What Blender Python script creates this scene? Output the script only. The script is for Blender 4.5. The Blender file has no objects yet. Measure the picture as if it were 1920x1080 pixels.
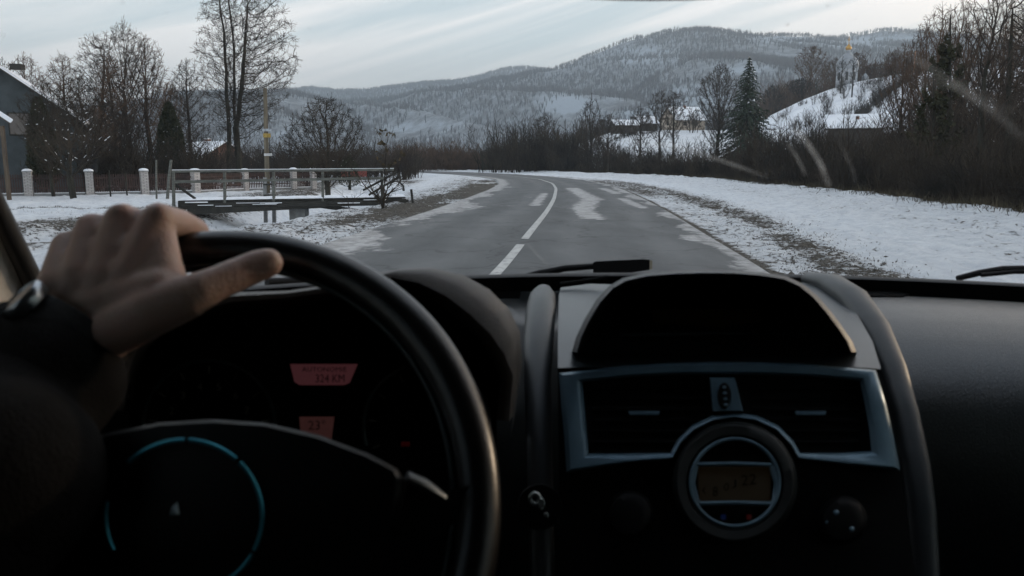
import bpy, bmesh, math, random
import numpy as np
from mathutils import Vector, Matrix
R = math.radians
sc = bpy.context.scene
col = sc.collection
# ------------------------------------------------------------------ camera
FP = 1493.3                      # focal length in photo pixels (28 mm on 36 mm)
PITCH = R(9.0)
CAM = np.array([0.0, 0.0, 1.5])
FW = np.array([0, math.cos(PITCH), -math.sin(PITCH)])
UPV = np.array([0, math.sin(PITCH), math.cos(PITCH)])
RT = np.array([1.0, 0, 0])
cd = bpy.data.cameras.new("camera"); cam = bpy.data.objects.new("camera", cd); col.objects.link(cam)
cam.location = CAM; cam.rotation_euler = (R(90) - PITCH, 0, 0)
cd.sensor_width = 36; cd.lens = 28.0; cd.clip_start = 0.02; cd.clip_end = 12000
cd.dof.use_dof = True; cd.dof.focus_distance = 40.0; cd.dof.aperture_fstop = 12.0
sc.camera = cam
sc.view_settings.view_transform = 'Standard'; sc.view_settings.look = 'None'
sc.view_settings.exposure = 0.24; sc.view_settings.gamma = 1.0
try:
    cy = sc.cycles
    cy.use_denoising = True; cy.max_bounces = 6; cy.diffuse_bounces = 3; cy.glossy_bounces = 3
    cy.transparent_max_bounces = 16; cy.volume_bounces = 0; cy.sample_clamp_indirect = 3.0
    cy.caustics_reflective = False; cy.caustics_refractive = False
except Exception: pass
# ------------------------------------------------------------------ sky + sun
SUN_AZ, SUN_EL = R(62), R(7.5)   # azimuth from +Y towards +X
w = bpy.data.worlds.new("World"); sc.world = w; w.use_nodes = True
nt = w.node_tree; nt.nodes.clear()
def N(t, **k):
    n = nt.nodes.new(t)
    for a, b in k.items(): setattr(n, a, b)
    return n
def L(a, b): nt.links.new(a, b)
out = N('ShaderNodeOutputWorld'); bg = N('ShaderNodeBackground'); bg.inputs[1].default_value = 0.14
sky = N('ShaderNodeTexSky', sky_type='NISHITA'); sky.sun_disc = False
sky.sun_elevation = SUN_EL; sky.sun_rotation = SUN_AZ; sky.dust_density = 2.0; sky.ozone_density = 1.5
tc = N('ShaderNodeTexCoord'); sep = N('ShaderNodeSeparateXYZ'); L(tc.outputs['Generated'], sep.inputs[0])
cr = N('ShaderNodeValToRGB'); e = cr.color_ramp.elements
e[0].position = 0.0; e[0].color = (11.6, 10.0, 9.0, 1)
e[1].position = 0.14; e[1].color = (6.5, 7.3, 7.6, 1)
x = cr.color_ramp.elements.new(0.45); x.color = (4.2, 5.2, 6.3, 1)
x = cr.color_ramp.elements.new(1.0); x.color = (2.1, 3.0, 4.3, 1)
L(sep.outputs[2], cr.inputs[0])
# streaky high cloud: noise over (x/z, y/z) stretched along a diagonal
mp0 = N('ShaderNodeMapping'); mp0.inputs['Rotation'].default_value = (0, R(17), 0); L(tc.outputs['Generated'], mp0.inputs[0])
mp = N('ShaderNodeMapping'); mp.inputs['Scale'].default_value = (1.1, 1.2, 17.0); L(mp0.outputs[0], mp.inputs[0])
nz = N('ShaderNodeTexNoise'); nz.inputs['Scale'].default_value = 1.0; nz.inputs['Detail'].default_value = 7; nz.inputs['Roughness'].default_value = 0.55; nz.inputs['Distortion'].default_value = 0.6
L(mp.outputs[0], nz.inputs['Vector'])
r2 = N('ShaderNodeValToRGB'); r2.color_ramp.elements[0].position = 0.45; r2.color_ramp.elements[1].position = 0.62
L(nz.outputs[0], r2.inputs[0])
mx = N('ShaderNodeMix', data_type='RGBA'); mx.inputs[7].default_value = (11.4, 10.7, 10.4, 1)
mf = N('ShaderNodeMath', operation='MULTIPLY'); mf.inputs[1].default_value = 0.85
L(r2.outputs[0], mf.inputs[0]); L(mf.outputs[0], mx.inputs[0]); L(cr.outputs[0], mx.inputs[6])
# warm glow round the low sun, off to the right of the view
dv = N('ShaderNodeVectorMath', operation='DOT_PRODUCT'); nv = N('ShaderNodeVectorMath', operation='NORMALIZE'); L(tc.outputs['Generated'], nv.inputs[0]); L(nv.outputs[0], dv.inputs[0])
dv.inputs[1].default_value = (math.sin(SUN_AZ) * math.cos(SUN_EL), math.cos(SUN_AZ) * math.cos(SUN_EL), math.sin(SUN_EL))
mx0 = N('ShaderNodeMath', operation='MAXIMUM'); mx0.inputs[1].default_value = 0.0; L(dv.outputs['Value'], mx0.inputs[0])
pw_ = N('ShaderNodeMath', operation='POWER'); pw_.inputs[1].default_value = 9.0; L(mx0.outputs[0], pw_.inputs[0])
gl_ = N('ShaderNodeMix', data_type='RGBA', blend_type='ADD'); L(pw_.outputs[0], gl_.inputs[0]); gl_.inputs[7].default_value = (13, 8.6, 5.2, 1)
m2 = N('ShaderNodeMix', data_type='RGBA'); m2.inputs[0].default_value = 0.86
L(sky.outputs[0], m2.inputs[6]); L(mx.outputs[2], gl_.inputs[6]); L(gl_.outputs[2], m2.inputs[7]); L(m2.outputs[2], bg.inputs[0]); L(bg.outputs[0], out.inputs[0])
sd = bpy.data.lights.new("sun", 'SUN'); sun = bpy.data.objects.new("sun", sd); col.objects.link(sun)
sd.energy = 2.0; sd.angle = R(0.9); sd.color = (1.0, 0.74, 0.50)
sv = Vector((math.sin(SUN_AZ) * math.cos(SUN_EL), math.cos(SUN_AZ) * math.cos(SUN_EL), math.sin(SUN_EL)))
sun.rotation_euler = sv.to_track_quat('Z', 'Y').to_euler(); sun.location = (60, 40, 30)

HAZE = 0.00034
# ------------------------------------------------------------------ helpers
def P(px, py, d):                # photo pixel + depth along the view axis -> world point
    return CAM + d * (FW + RT * ((px - 960) / FP) - UPV * ((py - 540) / FP))
def W(px, py, Y):                # photo pixel + world Y
    v = FW + RT * ((px - 960) / FP) - UPV * ((py - 540) / FP)
    return CAM + v * (Y / v[1])
def G(px, py, z=0.0):            # photo pixel on the plane z
    v = FW + RT * ((px - 960) / FP) - UPV * ((py - 540) / FP)
    return CAM + v * ((z - CAM[2]) / v[2])
def empty(name, loc=(0, 0, 0)):
    o = bpy.data.objects.new(name, None); col.objects.link(o); o.location = loc; o.empty_display_size = 0.2; return o
def tag(o, label=None, cat=None, group=None, kind=None):
    if label: o['label'] = label
    if cat: o['category'] = cat
    if group: o['group'] = group
    if kind: o['kind'] = kind
    return o
def link(name, me, mat=None, parent=None, smooth=False):
    o = bpy.data.objects.new(name, me); col.objects.link(o)
    if mat: me.materials.append(mat)
    if parent:
        o.parent = parent
        o.matrix_parent_inverse = parent_inv(parent)
    if smooth: me.polygons.foreach_set('use_smooth', [True] * len(me.polygons))
    return o
def world_loc(o):
    v = Vector(o.location)
    while o.parent: 
        o = o.parent
        if o.type == 'EMPTY': v = v + Vector(o.location)
    return v
def parent_inv(p):               # geometry is given in world coordinates: undo the parent's place
    v = Vector((0, 0, 0)); q = p
    while q:
        if q.type == 'EMPTY': v = v + Vector(q.location)
        q = q.parent
    # only the outermost Empty moves; a mesh parent already carries its own inverse
    if p.type == 'EMPTY': return Matrix.Translation(-Vector(p.location))
    return Matrix.Identity(4)
def mesh_np(name, V, F):         # F: (n,3) or (n,4) array, or list of such
    V = np.asarray(V, dtype=np.float32).reshape(-1, 3)
    Fs = F if isinstance(F, list) else [F]
    Fs = [np.asarray(f, dtype=np.int32) for f in Fs if len(f)]
    me = bpy.data.meshes.new(name); me.vertices.add(len(V)); me.vertices.foreach_set('co', V.ravel())
    idx = np.concatenate([f.ravel() for f in Fs]); tot = np.concatenate([np.full(len(f), f.shape[1], dtype=np.int32) for f in Fs])
    st = np.concatenate([[0], np.cumsum(tot)[:-1]]).astype(np.int32)
    me.loops.add(len(idx)); me.loops.foreach_set('vertex_index', idx)
    me.polygons.add(len(tot)); me.polygons.foreach_set('loop_start', st); me.polygons.foreach_set('loop_total', tot)
    me.update(calc_edges=True); return me
class MB:
    def __init__(s): s.v = []; s.f = []
    def add(s, v, f):
        n = len(s.v); s.v += [tuple(p) for p in v]; s.f += [tuple(i + n for i in q) for q in f]; return s
    def box(s, c, size, ax=None):  # ax: 3 axis vectors
        c = np.array(c, float); h = np.array(size, float) / 2
        A = np.eye(3) if ax is None else np.array(ax, float)
        v = [c + A[0] * h[0] * i + A[1] * h[1] * j + A[2] * h[2] * k for i in (-1, 1) for j in (-1, 1) for k in (-1, 1)]
        return s.add(v, [(0, 1, 3, 2), (4, 6, 7, 5), (0, 4, 5, 1), (2, 3, 7, 6), (0, 2, 6, 4), (1, 5, 7, 3)])
    def beam(s, a, b, w, h, up=(0, 0, 1)):
        a = np.array(a, float); b = np.array(b, float); d = b - a; Ln = np.linalg.norm(d); d = d / Ln
        x = np.cross(d, up); x = x / np.linalg.norm(x); u = np.cross(x, d)
        return s.box((a + b) / 2, (Ln, w, h), (d, x, u))
    def tube(s, pts, rad, n=12, flat=1.0, up=None, cap=True, close=False):
        pts = [np.array(p, float) for p in pts]; m = len(pts)
        rad = [rad] * m if np.isscalar(rad) else list(rad)
        v = []; prev = np.array(up if up is not None else (0.13, 0.2, 1.0), float)
        for i, p in enumerate(pts):
            if close: d = pts[(i + 1) % m] - pts[i - 1]
            else: d = pts[min(i + 1, m - 1)] - pts[max(i - 1, 0)]
            d = d / (np.linalg.norm(d) + 1e-9)
            x = np.cross(d, prev); x /= np.linalg.norm(x) + 1e-9; u = np.cross(x, d)
            if up is None: prev = u
            for k in range(n):
                a = 2 * math.pi * k / n
                v.append(p + rad[i] * (x * math.cos(a) + u * math.sin(a) * flat))
        f = []
        for i in range(m if close else m - 1):
            j = (i + 1) % m
            for k in range(n):
                k2 = (k + 1) % n
                f.append((i * n + k, i * n + k2, j * n + k2, j * n + k))
        if cap and not close:
            f.append(tuple(range(n))[::-1]); f.append(tuple((m - 1) * n + k for k in range(n)))
        return s.add(v, f)
    def loft(s, loops, closed=True, cap0=False, cap1=False):
        n = len(loops[0]); v = [p for lp in loops for p in lp]; f = []
        for i in range(len(loops) - 1):
            for k in range(n if closed else n - 1):
                k2 = (k + 1) % n
                f.append((i * n + k, i * n + k2, (i + 1) * n + k2, (i + 1) * n + k))
        if cap0: f.append(tuple(range(n))[::-1])
        if cap1: f.append(tuple((len(loops) - 1) * n + k for k in range(n)))
        return s.add(v, f)
    def build(s, name, mat, parent=None, smooth=False, bevel=0.0, seg=2, fix=True):
        me = bpy.data.meshes.new(name); me.from_pydata(s.v, [], s.f)
        if fix or bevel:
            bm = bmesh.new(); bm.from_mesh(me)
            if fix: bmesh.ops.recalc_face_normals(bm, faces=bm.faces)
            if bevel:
                ed = [e for e in bm.edges if len(e.link_faces) == 2 and e.calc_face_angle(0) > 0.5]
                bmesh.ops.bevel(bm, geom=ed, offset=bevel, segments=seg, profile=0.6, affect='EDGES')
            bm.to_mesh(me); bm.free()
        o = link(name, me, mat, parent, smooth)
        if smooth:
            try: me.set_sharp_from_angle(angle=R(50))
            except Exception: pass
        return o
def mat(name, c, rough=0.7, c2=None, scale=8.0, amt=0.5, bump=0.0, bscale=60.0, metal=0.0, spec=0.5, coat=0.0, detail=5, stretch=(1, 1, 1), sss=0.0, emit=None, es=0.0, thr=(0.35, 0.65), bdist=.02):
    m = bpy.data.materials.new(name); m.use_nodes = True; t = m.node_tree; b = t.nodes['Principled BSDF']
    co = t.nodes.new('ShaderNodeTexCoord'); mpn = t.nodes.new('ShaderNodeMapping'); mpn.inputs['Scale'].default_value = stretch
    t.links.new(co.outputs['Object'], mpn.inputs[0])
    nz = t.nodes.new('ShaderNodeTexNoise'); nz.inputs['Scale'].default_value = scale; nz.inputs['Detail'].default_value = detail
    t.links.new(mpn.outputs[0], nz.inputs['Vector'])
    rp = t.nodes.new('ShaderNodeValToRGB'); rp.color_ramp.elements[0].position = thr[0]; rp.color_ramp.elements[1].position = thr[1]
    if c2 is None: c2 = tuple(v * (1 - amt) for v in c)
    rp.color_ramp.elements[0].color = (*c, 1); rp.color_ramp.elements[1].color = (*c2, 1)
    t.links.new(nz.outputs[0], rp.inputs[0]); t.links.new(rp.outputs[0], b.inputs['Base Color'])
    b.inputs['Roughness'].default_value = rough; b.inputs['Metallic'].default_value = metal
    b.inputs['Specular IOR Level'].default_value = spec; b.inputs['Coat Weight'].default_value = coat
    if sss:
        b.inputs['Subsurface Weight'].default_value = sss; b.inputs['Subsurface Radius'].default_value = (1, .35, .2); b.inputs['Subsurface Scale'].default_value = 0.006
    if emit: b.inputs['Emission Color'].default_value = (*emit, 1); b.inputs['Emission Strength'].default_value = es
    if bump:
        n2 = t.nodes.new('ShaderNodeTexNoise'); n2.inputs['Scale'].default_value = bscale; n2.inputs['Detail'].default_value = 4
        t.links.new(co.outputs['Object'], n2.inputs['Vector'])
        bp = t.nodes.new('ShaderNodeBump'); bp.inputs['Strength'].default_value = bump; bp.inputs['Distance'].default_value = bdist
        t.links.new(n2.outputs[0], bp.inputs['Height']); t.links.new(bp.outputs[0], b.inputs['Normal'])
    return m
def hash2(ix, iy, s):
    h = (ix.astype(np.int64) * 374761393 + iy.astype(np.int64) * 668265263 + s * 974711) & 0xffffffff
    h = ((h ^ (h >> 13)) * 1274126177) & 0xffffffff
    return ((h ^ (h >> 16)) & 0xffffff) / float(0xffffff)
def vnoise(x, y, s=0):
    ix = np.floor(x); iy = np.floor(y); fx = x - ix; fy = y - iy
    fx = fx * fx * (3 - 2 * fx); fy = fy * fy * (3 - 2 * fy)
    a = hash2(ix, iy, s); b = hash2(ix + 1, iy, s); c = hash2(ix, iy + 1, s); d = hash2(ix + 1, iy + 1, s)
    return (a * (1 - fx) + b * fx) * (1 - fy) + (c * (1 - fx) + d * fx) * fy
def fbm(x, y, o=4, s=0, g=0.5):
    r = 0; a = 1; t = 0
    for i in range(o): r = r + a * vnoise(x * 2 ** i, y * 2 ** i, s + i * 17); t += a; a *= g
    return r / t
def sst(a, b, x): t = np.clip((x - a) / (b - a), 0, 1); return t * t * (3 - 2 * t)
def attr(me, name, vals):
    a = me.attributes.new(name, 'FLOAT', 'POINT'); a.data.foreach_set('value', np.asarray(vals, dtype=np.float32))

# ------------------------------------------------------------------ terrain
cl = [G(950, 500), G(985, 450), G(1005, 425), G(1025, 400), G(1039, 375), G(1043, 355), G(1036, 345), G(1012, 337), G(962, 331), G(902, 326.5), G(820, 322.5), G(730, 320.5)]
cY = np.array([-40, 0] + [p[1] for p in cl] + [260.]); cX = np.array([-5.0, -1.45] + [p[0] for p in cl] + [-120.])
from numpy import interp
def smooth_curve():
    yy = np.linspace(-40, 250, 1161); xx = interp(yy, cY, cX)
    k = np.hanning(41); k /= k.sum()
    xs = np.convolve(np.pad(xx, 20, mode='edge'), k, mode='valid'); xs[:20] = xx[:20]
    return yy, xs
RY, RX = smooth_curve()
def Xc(Y): return interp(Y, RY, RX)
HW = 3.55
ve = [(-40, 10), (0, 12.5), (12, 13.6)] + [tuple(G(a, b, 0.1)[1::-1]) for a, b in ((1920, 405), (1700, 374), (1500, 352), (1300, 333), (1150, 326))] + [(118, 5.0), (140, -10), (170, -35), (260, -110)]
vY = np.array([a for a, b in ve]); vX = np.array([b for a, b in ve])
def Xe(Y): return interp(Y, vY, vX)
creek = np.array([(-13, 75), (-10, 55), (-8.8, 40), (-8.3, 30), (-9.8, 23), (-15, 18), (-24, 15.5), (-60, 13)], float)
def dpoly(X, Y, pts):
    best = np.full(np.shape(X), 1e9)
    for a, b in zip(pts[:-1], pts[1:]):
        d = b - a; t = np.clip(((X - a[0]) * d[0] + (Y - a[1]) * d[1]) / (d @ d), 0, 1)
        best = np.minimum(best, np.hypot(X - a[0] - t * d[0], Y - a[1] - t * d[1]))
    return best
def ground_z(X, Y, detail=True):
    X = np.asarray(X, float); Y = np.asarray(Y, float)
    off = X - Xc(Y)
    z = -0.05 * np.ones(np.broadcast(X, Y).shape)
    z = z - 0.42 * sst(5, 13, -off) * sst(10, 30, Y)
    dc = dpoly(X, Y, creek)
    wid = 3.6 + 2.0 * sst(25, 17, Y)
    z = z - 0.95 * sst(wid, 1.0, dc) * sst(66, 50, Y) * sst(3.8, 6.0, -off)
    # right verge: slightly raised, lumpy lip, then drops behind
    de = X - Xe(Y)
    z = z + 0.16 * sst(-6, -0.6, de) * sst(6, 9, off) - 1.1 * sst(0.2, 5.0, de)
    rise = sst(105, 205, Y) * sst(4, 26, X - (Y - 120) * 0.02) * 10.3
    z = z + rise
    inroad = sst(HW + 0.9, HW + 0.05, np.abs(off))
    if detail:
        a = 0.17 * (fbm(X * 2.2, Y * 2.2, 4, 3) - 0.5) + 0.08 * (fbm(X * 5.2, Y * 5.2, 2, 13) - 0.5) + 0.10 * (fbm(X * .5, Y * .5, 3, 9) - 0.5)
        lip = np.exp(-((de + 0.3) / 0.9) ** 2)
        a = a + lip * 0.30 * (fbm(X * 1.1, Y * 1.1, 3, 21) - 0.35)
        a = a + 0.12 * sst(HW + .3, HW + 1.5, off) * sst(9, 6, off) * (fbm(X * 1.6 + 5, Y * .5, 3, 31) - .5)
        bank = sst(wid + 2.5, 1.5, dc) * sst(4, 6, -off)
        a = a + bank * 0.14 * (fbm(X * 1.9, Y * 1.9, 3, 41) - 0.5)
        z = z + a * (1 - inroad)
    return z * (1 - inroad) + (-0.03) * inroad
def gz(x, y): return float(ground_z(np.array([x]), np.array([y]))[0])
def grow_axis(a, b, step0, ratio):
    o = [a]; s = step0
    while o[-1] < b: o.append(o[-1] + s); s *= ratio
    return np.array(o)
xs = np.concatenate([-grow_axis(26.1, 4600, .3, 1.12)[::-1], np.arange(-26, 22, .1), grow_axis(22.1, 4600, .25, 1.12)])
yy = [-60, -40, -25, -15, -8, -3, 0, 2, 4, 5.5, 6.5, 7.5, 8.3]
y = 9.0
while y < 5200:
    yy.append(y); y += max(0.085, y * (0.006 if y < 160 else 0.05))
ys = np.array(yy, float)
GX, GY = np.meshgrid(xs, ys)
GZ = ground_z(GX, GY)
nx, ny = len(xs), len(ys)
ii = (np.arange(ny - 1)[:, None] * nx + np.arange(nx - 1)[None]).ravel()
gm = mesh_np("ground", np.stack([GX.ravel(), GY.ravel(), GZ.ravel()], 1), np.stack([ii, ii + 1, ii + nx + 1, ii + nx], 1))
gm.polygons.foreach_set('use_smooth', np.ones(len(gm.polygons), dtype=bool))
off = (GX - Xc(GY)); de = GX - Xe(GY); dc = dpoly(GX, GY, creek)
dirt = 0.09 + 0 * off
# left gravel shoulder on the inside of the bend
lg = sst(HW - .1, HW + .3, -off) * sst(HW + 3.6 + 0 * off, HW + 1.4, -off) * sst(13, 24, GY) * sst(105, 60, GY)
ln_ = fbm(GX * .55, GY * .22, 4, 61); dirt = np.maximum(dirt, (0.48 * sst(.34, .58, ln_) + .28) * lg)
dirt = np.maximum(dirt, 0.36 * sst(HW + 7, HW + 3, -off) * sst(HW - .1, HW + .3, -off) * sst(9, 20, GY) * sst(100, 60, GY))
# right gravel strip
c0 = interp(GY, [9, 12, 19, 33, 60, 90], [4.75, 4.9, 5.6, 5.9, 5.6, 5.2])
dirt = np.maximum(dirt, (.38 + .18 * sst(.35, .6, fbm(GX * .8, GY * .3, 4, 71))) * np.exp(-((off - c0) / (0.5 + .012 * GY)) ** 2) * sst(95, 60, GY))
dirt = np.maximum(dirt, 0.30 * sst(HW, HW + .3, off) * sst(c0 + 1.6, c0, off))
dirt = np.maximum(dirt, 0.74 * np.exp(-((off - HW - .22) / .16) ** 2) * sst(120, 70, GY))
dirt = np.maximum(dirt, 0.55 * np.exp(-((off - HW - 1.0) / (.5 + .02 * GY)) ** 2) * sst(28, 40, GY) * sst(90, 60, GY))
# bank of the creek + snowy verge tufts
dirt = np.maximum(dirt, 0.56 * sst(9.5, 5.0, dc) * sst(2.0, 3.5, dc) * sst(4.4, 6, -off) * sst(-6.5, -10, GX))
dirt = np.maximum(dirt, 0.19 * sst(c0 + 1, c0 + 4, off))
dirt = np.maximum(dirt, 0.95 * sst(0.6, 2.5, de) * sst(46, 8, de))
dirt = np.maximum(dirt, 0.6 * sst(-20, -29, GX) * sst(45, 50, GY) * sst(90, 60, GY))
attr(gm, 'dirt', dirt.ravel())
def ground_material():
    m = bpy.data.materials.new("snowy_ground"); m.use_nodes = True; t = m.node_tree; b = t.nodes['Principled BSDF']
    n = lambda ty, **k: t.nodes.new(ty)
    ge = n('ShaderNodeNewGeometry'); at = n('ShaderNodeAttribute'); at.attribute_name = 'dirt'
    n1 = n('ShaderNodeTexNoise'); n1.inputs['Scale'].default_value = 7.5; n1.inputs['Detail'].default_value = 8; n1.inputs['Roughness'].default_value = 0.68
    n2 = n('ShaderNodeTexNoise'); n2.inputs['Scale'].default_value = 0.8; n2.inputs['Detail'].default_value = 4
    n3 = n('ShaderNodeTexNoise'); n3.inputs['Scale'].default_value = 3.0; n3.inputs['Detail'].default_value = 6
    for q in (n1, n2, n3): t.links.new(ge.outputs['Position'], q.inputs['Vector'])
    def M(op, a, bb):
        q = n('ShaderNodeMath'); q.operation = op
        for i, v in enumerate((a, bb)):
            if isinstance(v, (int, float)): q.inputs[i].default_value = v
            else: t.links.new(v, q.inputs[i])
        return q.outputs[0]
    # dirt where  noise + patch*0.4 < f(dirt)
    lhs = M('ADD', M('MULTIPLY', n1.outputs[0], 0.72), M('MULTIPLY', n2.outputs[0], 0.28))
    th = M('ADD', M('MULTIPLY', at.outputs['Fac'], 0.36), 0.335)
    d = M('SUBTRACT', th, lhs); d = M('MULTIPLY', d, 16.0); d = M('ADD', d, 0.5)
    cl_ = n('ShaderNodeClamp'); t.links.new(d, cl_.inputs[0])
    sn = n('ShaderNodeValToRGB'); sn.color_ramp.elements[0].color = (0.66, 0.70, 0.75, 1); sn.color_ramp.elements[1].color = (0.84, 0.87, 0.90, 1)
    sn.color_ramp.elements[0].position = .3; sn.color_ramp.elements[1].position = .6
    t.links.new(n3.outputs[0], sn.inputs[0])
    di = n('ShaderNodeValToRGB'); di.color_ramp.elements[0].color = (0.035, 0.032, 0.026, 1); di.color_ramp.elements[1].color = (0.15, 0.13, 0.105, 1)
    di.color_ramp.elements[0].position = .35; di.color_ramp.elements[1].position = .7
    n4 = n('ShaderNodeTexNoise'); n4.inputs['Scale'].default_value = 24; n4.inputs['Detail'].default_value = 4; t.links.new(ge.outputs['Position'], n4.inputs['Vector'])
    t.links.new(n4.outputs[0], di.inputs[0])
    # slush tint where the dirt attribute is middling
    sl = n('ShaderNodeMix'); sl.data_type = 'RGBA'; sl.inputs[7].default_value = (0.46, 0.44, 0.42, 1)
    t.links.new(M('MULTIPLY', at.outputs['Fac'], 0.8), sl.inputs[0]); t.links.new(sn.outputs[0], sl.inputs[6])
    mx = n('ShaderNodeMix'); mx.data_type = 'RGBA'
    t.links.new(cl_.outputs[0], mx.inputs[0]); t.links.new(sl.outputs[2], mx.inputs[6]); t.links.new(di.outputs[0], mx.inputs[7])
    t.links.new(mx.outputs[2], b.inputs['Base Color']); b.inputs['Roughness'].default_value = 0.8; b.inputs['Specular IOR Level'].default_value = .25
    hb = M('ADD', M('MULTIPLY', n1.outputs[0], 1.1), M('MULTIPLY', n3.outputs[0], 1.0)); hb = M('SUBTRACT', hb, M('MULTIPLY', cl_.outputs[0], 0.25))
    bp = n('ShaderNodeBump'); bp.inputs['Strength'].default_value = 1.0; bp.inputs['Distance'].default_value = 0.16
    t.links.new(hb, bp.inputs['Height']); t.links.new(bp.outputs[0], b.inputs['Normal'])
    return m
MG = ground_material()
tag(link("ground", gm, MG), kind='structure')

# ------------------------------------------------------------------ road
ry = [-40.0]
while ry[-1] < 235: ry.append(ry[-1] + (0.5 if ry[-1] < 8 else max(0.12, ry[-1] * 0.007)))
ry = np.array(ry)
def road_frame(Y):
    x = Xc(Y); dx = (Xc(Y + .5) - Xc(Y - .5)); n = np.stack([np.ones_like(Y), -dx], 1); n /= np.linalg.norm(n, axis=1)[:, None]
    return x, n
rx, rn = road_frame(ry)
us = np.linspace(-HW - .1, HW + .1, 81)
RXg = rx[:, None] + us[None] * rn[:, :1]; RYg = ry[:, None] + us[None] * rn[:, 1:]
RZg = 0.012 + 0.03 * (1 - (us[None] / HW) ** 2) + 0 * RXg
n_u = len(us); ii = (np.arange(len(ry) - 1)[:, None] * n_u + np.arange(n_u - 1)[None]).ravel()
rm = mesh_np("road", np.stack([RXg.ravel(), RYg.ravel(), RZg.ravel()], 1), np.stack([ii, ii + 1, ii + n_u + 1, ii + n_u], 1))
rm.polygons.foreach_set('use_smooth', np.ones(len(rm.polygons), dtype=bool))
U = us[None] + 0 * RXg
en = fbm(RXg * 1.0, RYg * .45, 4, 77)
snow = sst(-HW + 1.25, -HW + .25, U - (en - .5) * 2.4 * sst(60, 15, RYg)) * 0.82 * sst(140, 70, RYg)
snow = np.maximum(snow, sst(HW - .55, HW + .05, U + (en - .5) * 1.5) * 0.8)
for a, b, wd, s in (((1072, 354), (1112, 376), .42, .92), ((1110, 374), (1092, 394), .40, .92), ((1092, 394), (1112, 412), .34, .9), ((1100, 409), (1125, 414), .16, .8), ((1100, 421), (1126, 421), .08, .7),
                    ((1021, 364), (1002, 388), .22, .85), ((1165, 373), (1205, 391), .24, .85), ((1130, 354), (1158, 364), .30, .85), ((1200, 399), (1215, 400), .12, .7), ((985, 370), (1000, 373), .12, .6),
                    ((1150, 348), (1120, 343), .5, .7), ((905, 345), (935, 352), .9, .8), ((940, 388), (960, 388), .12, .7)):
    A = G(*a); B = G(*b); dd = dpoly(RXg, RYg, np.array([A[:2], B[:2]]))
    snow = np.maximum(snow, s * sst(wd * 2.2, wd * .1, dd))
attr(rm, 'snow', snow.ravel()); attr(rm, 'across', (U / HW).ravel())
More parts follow.
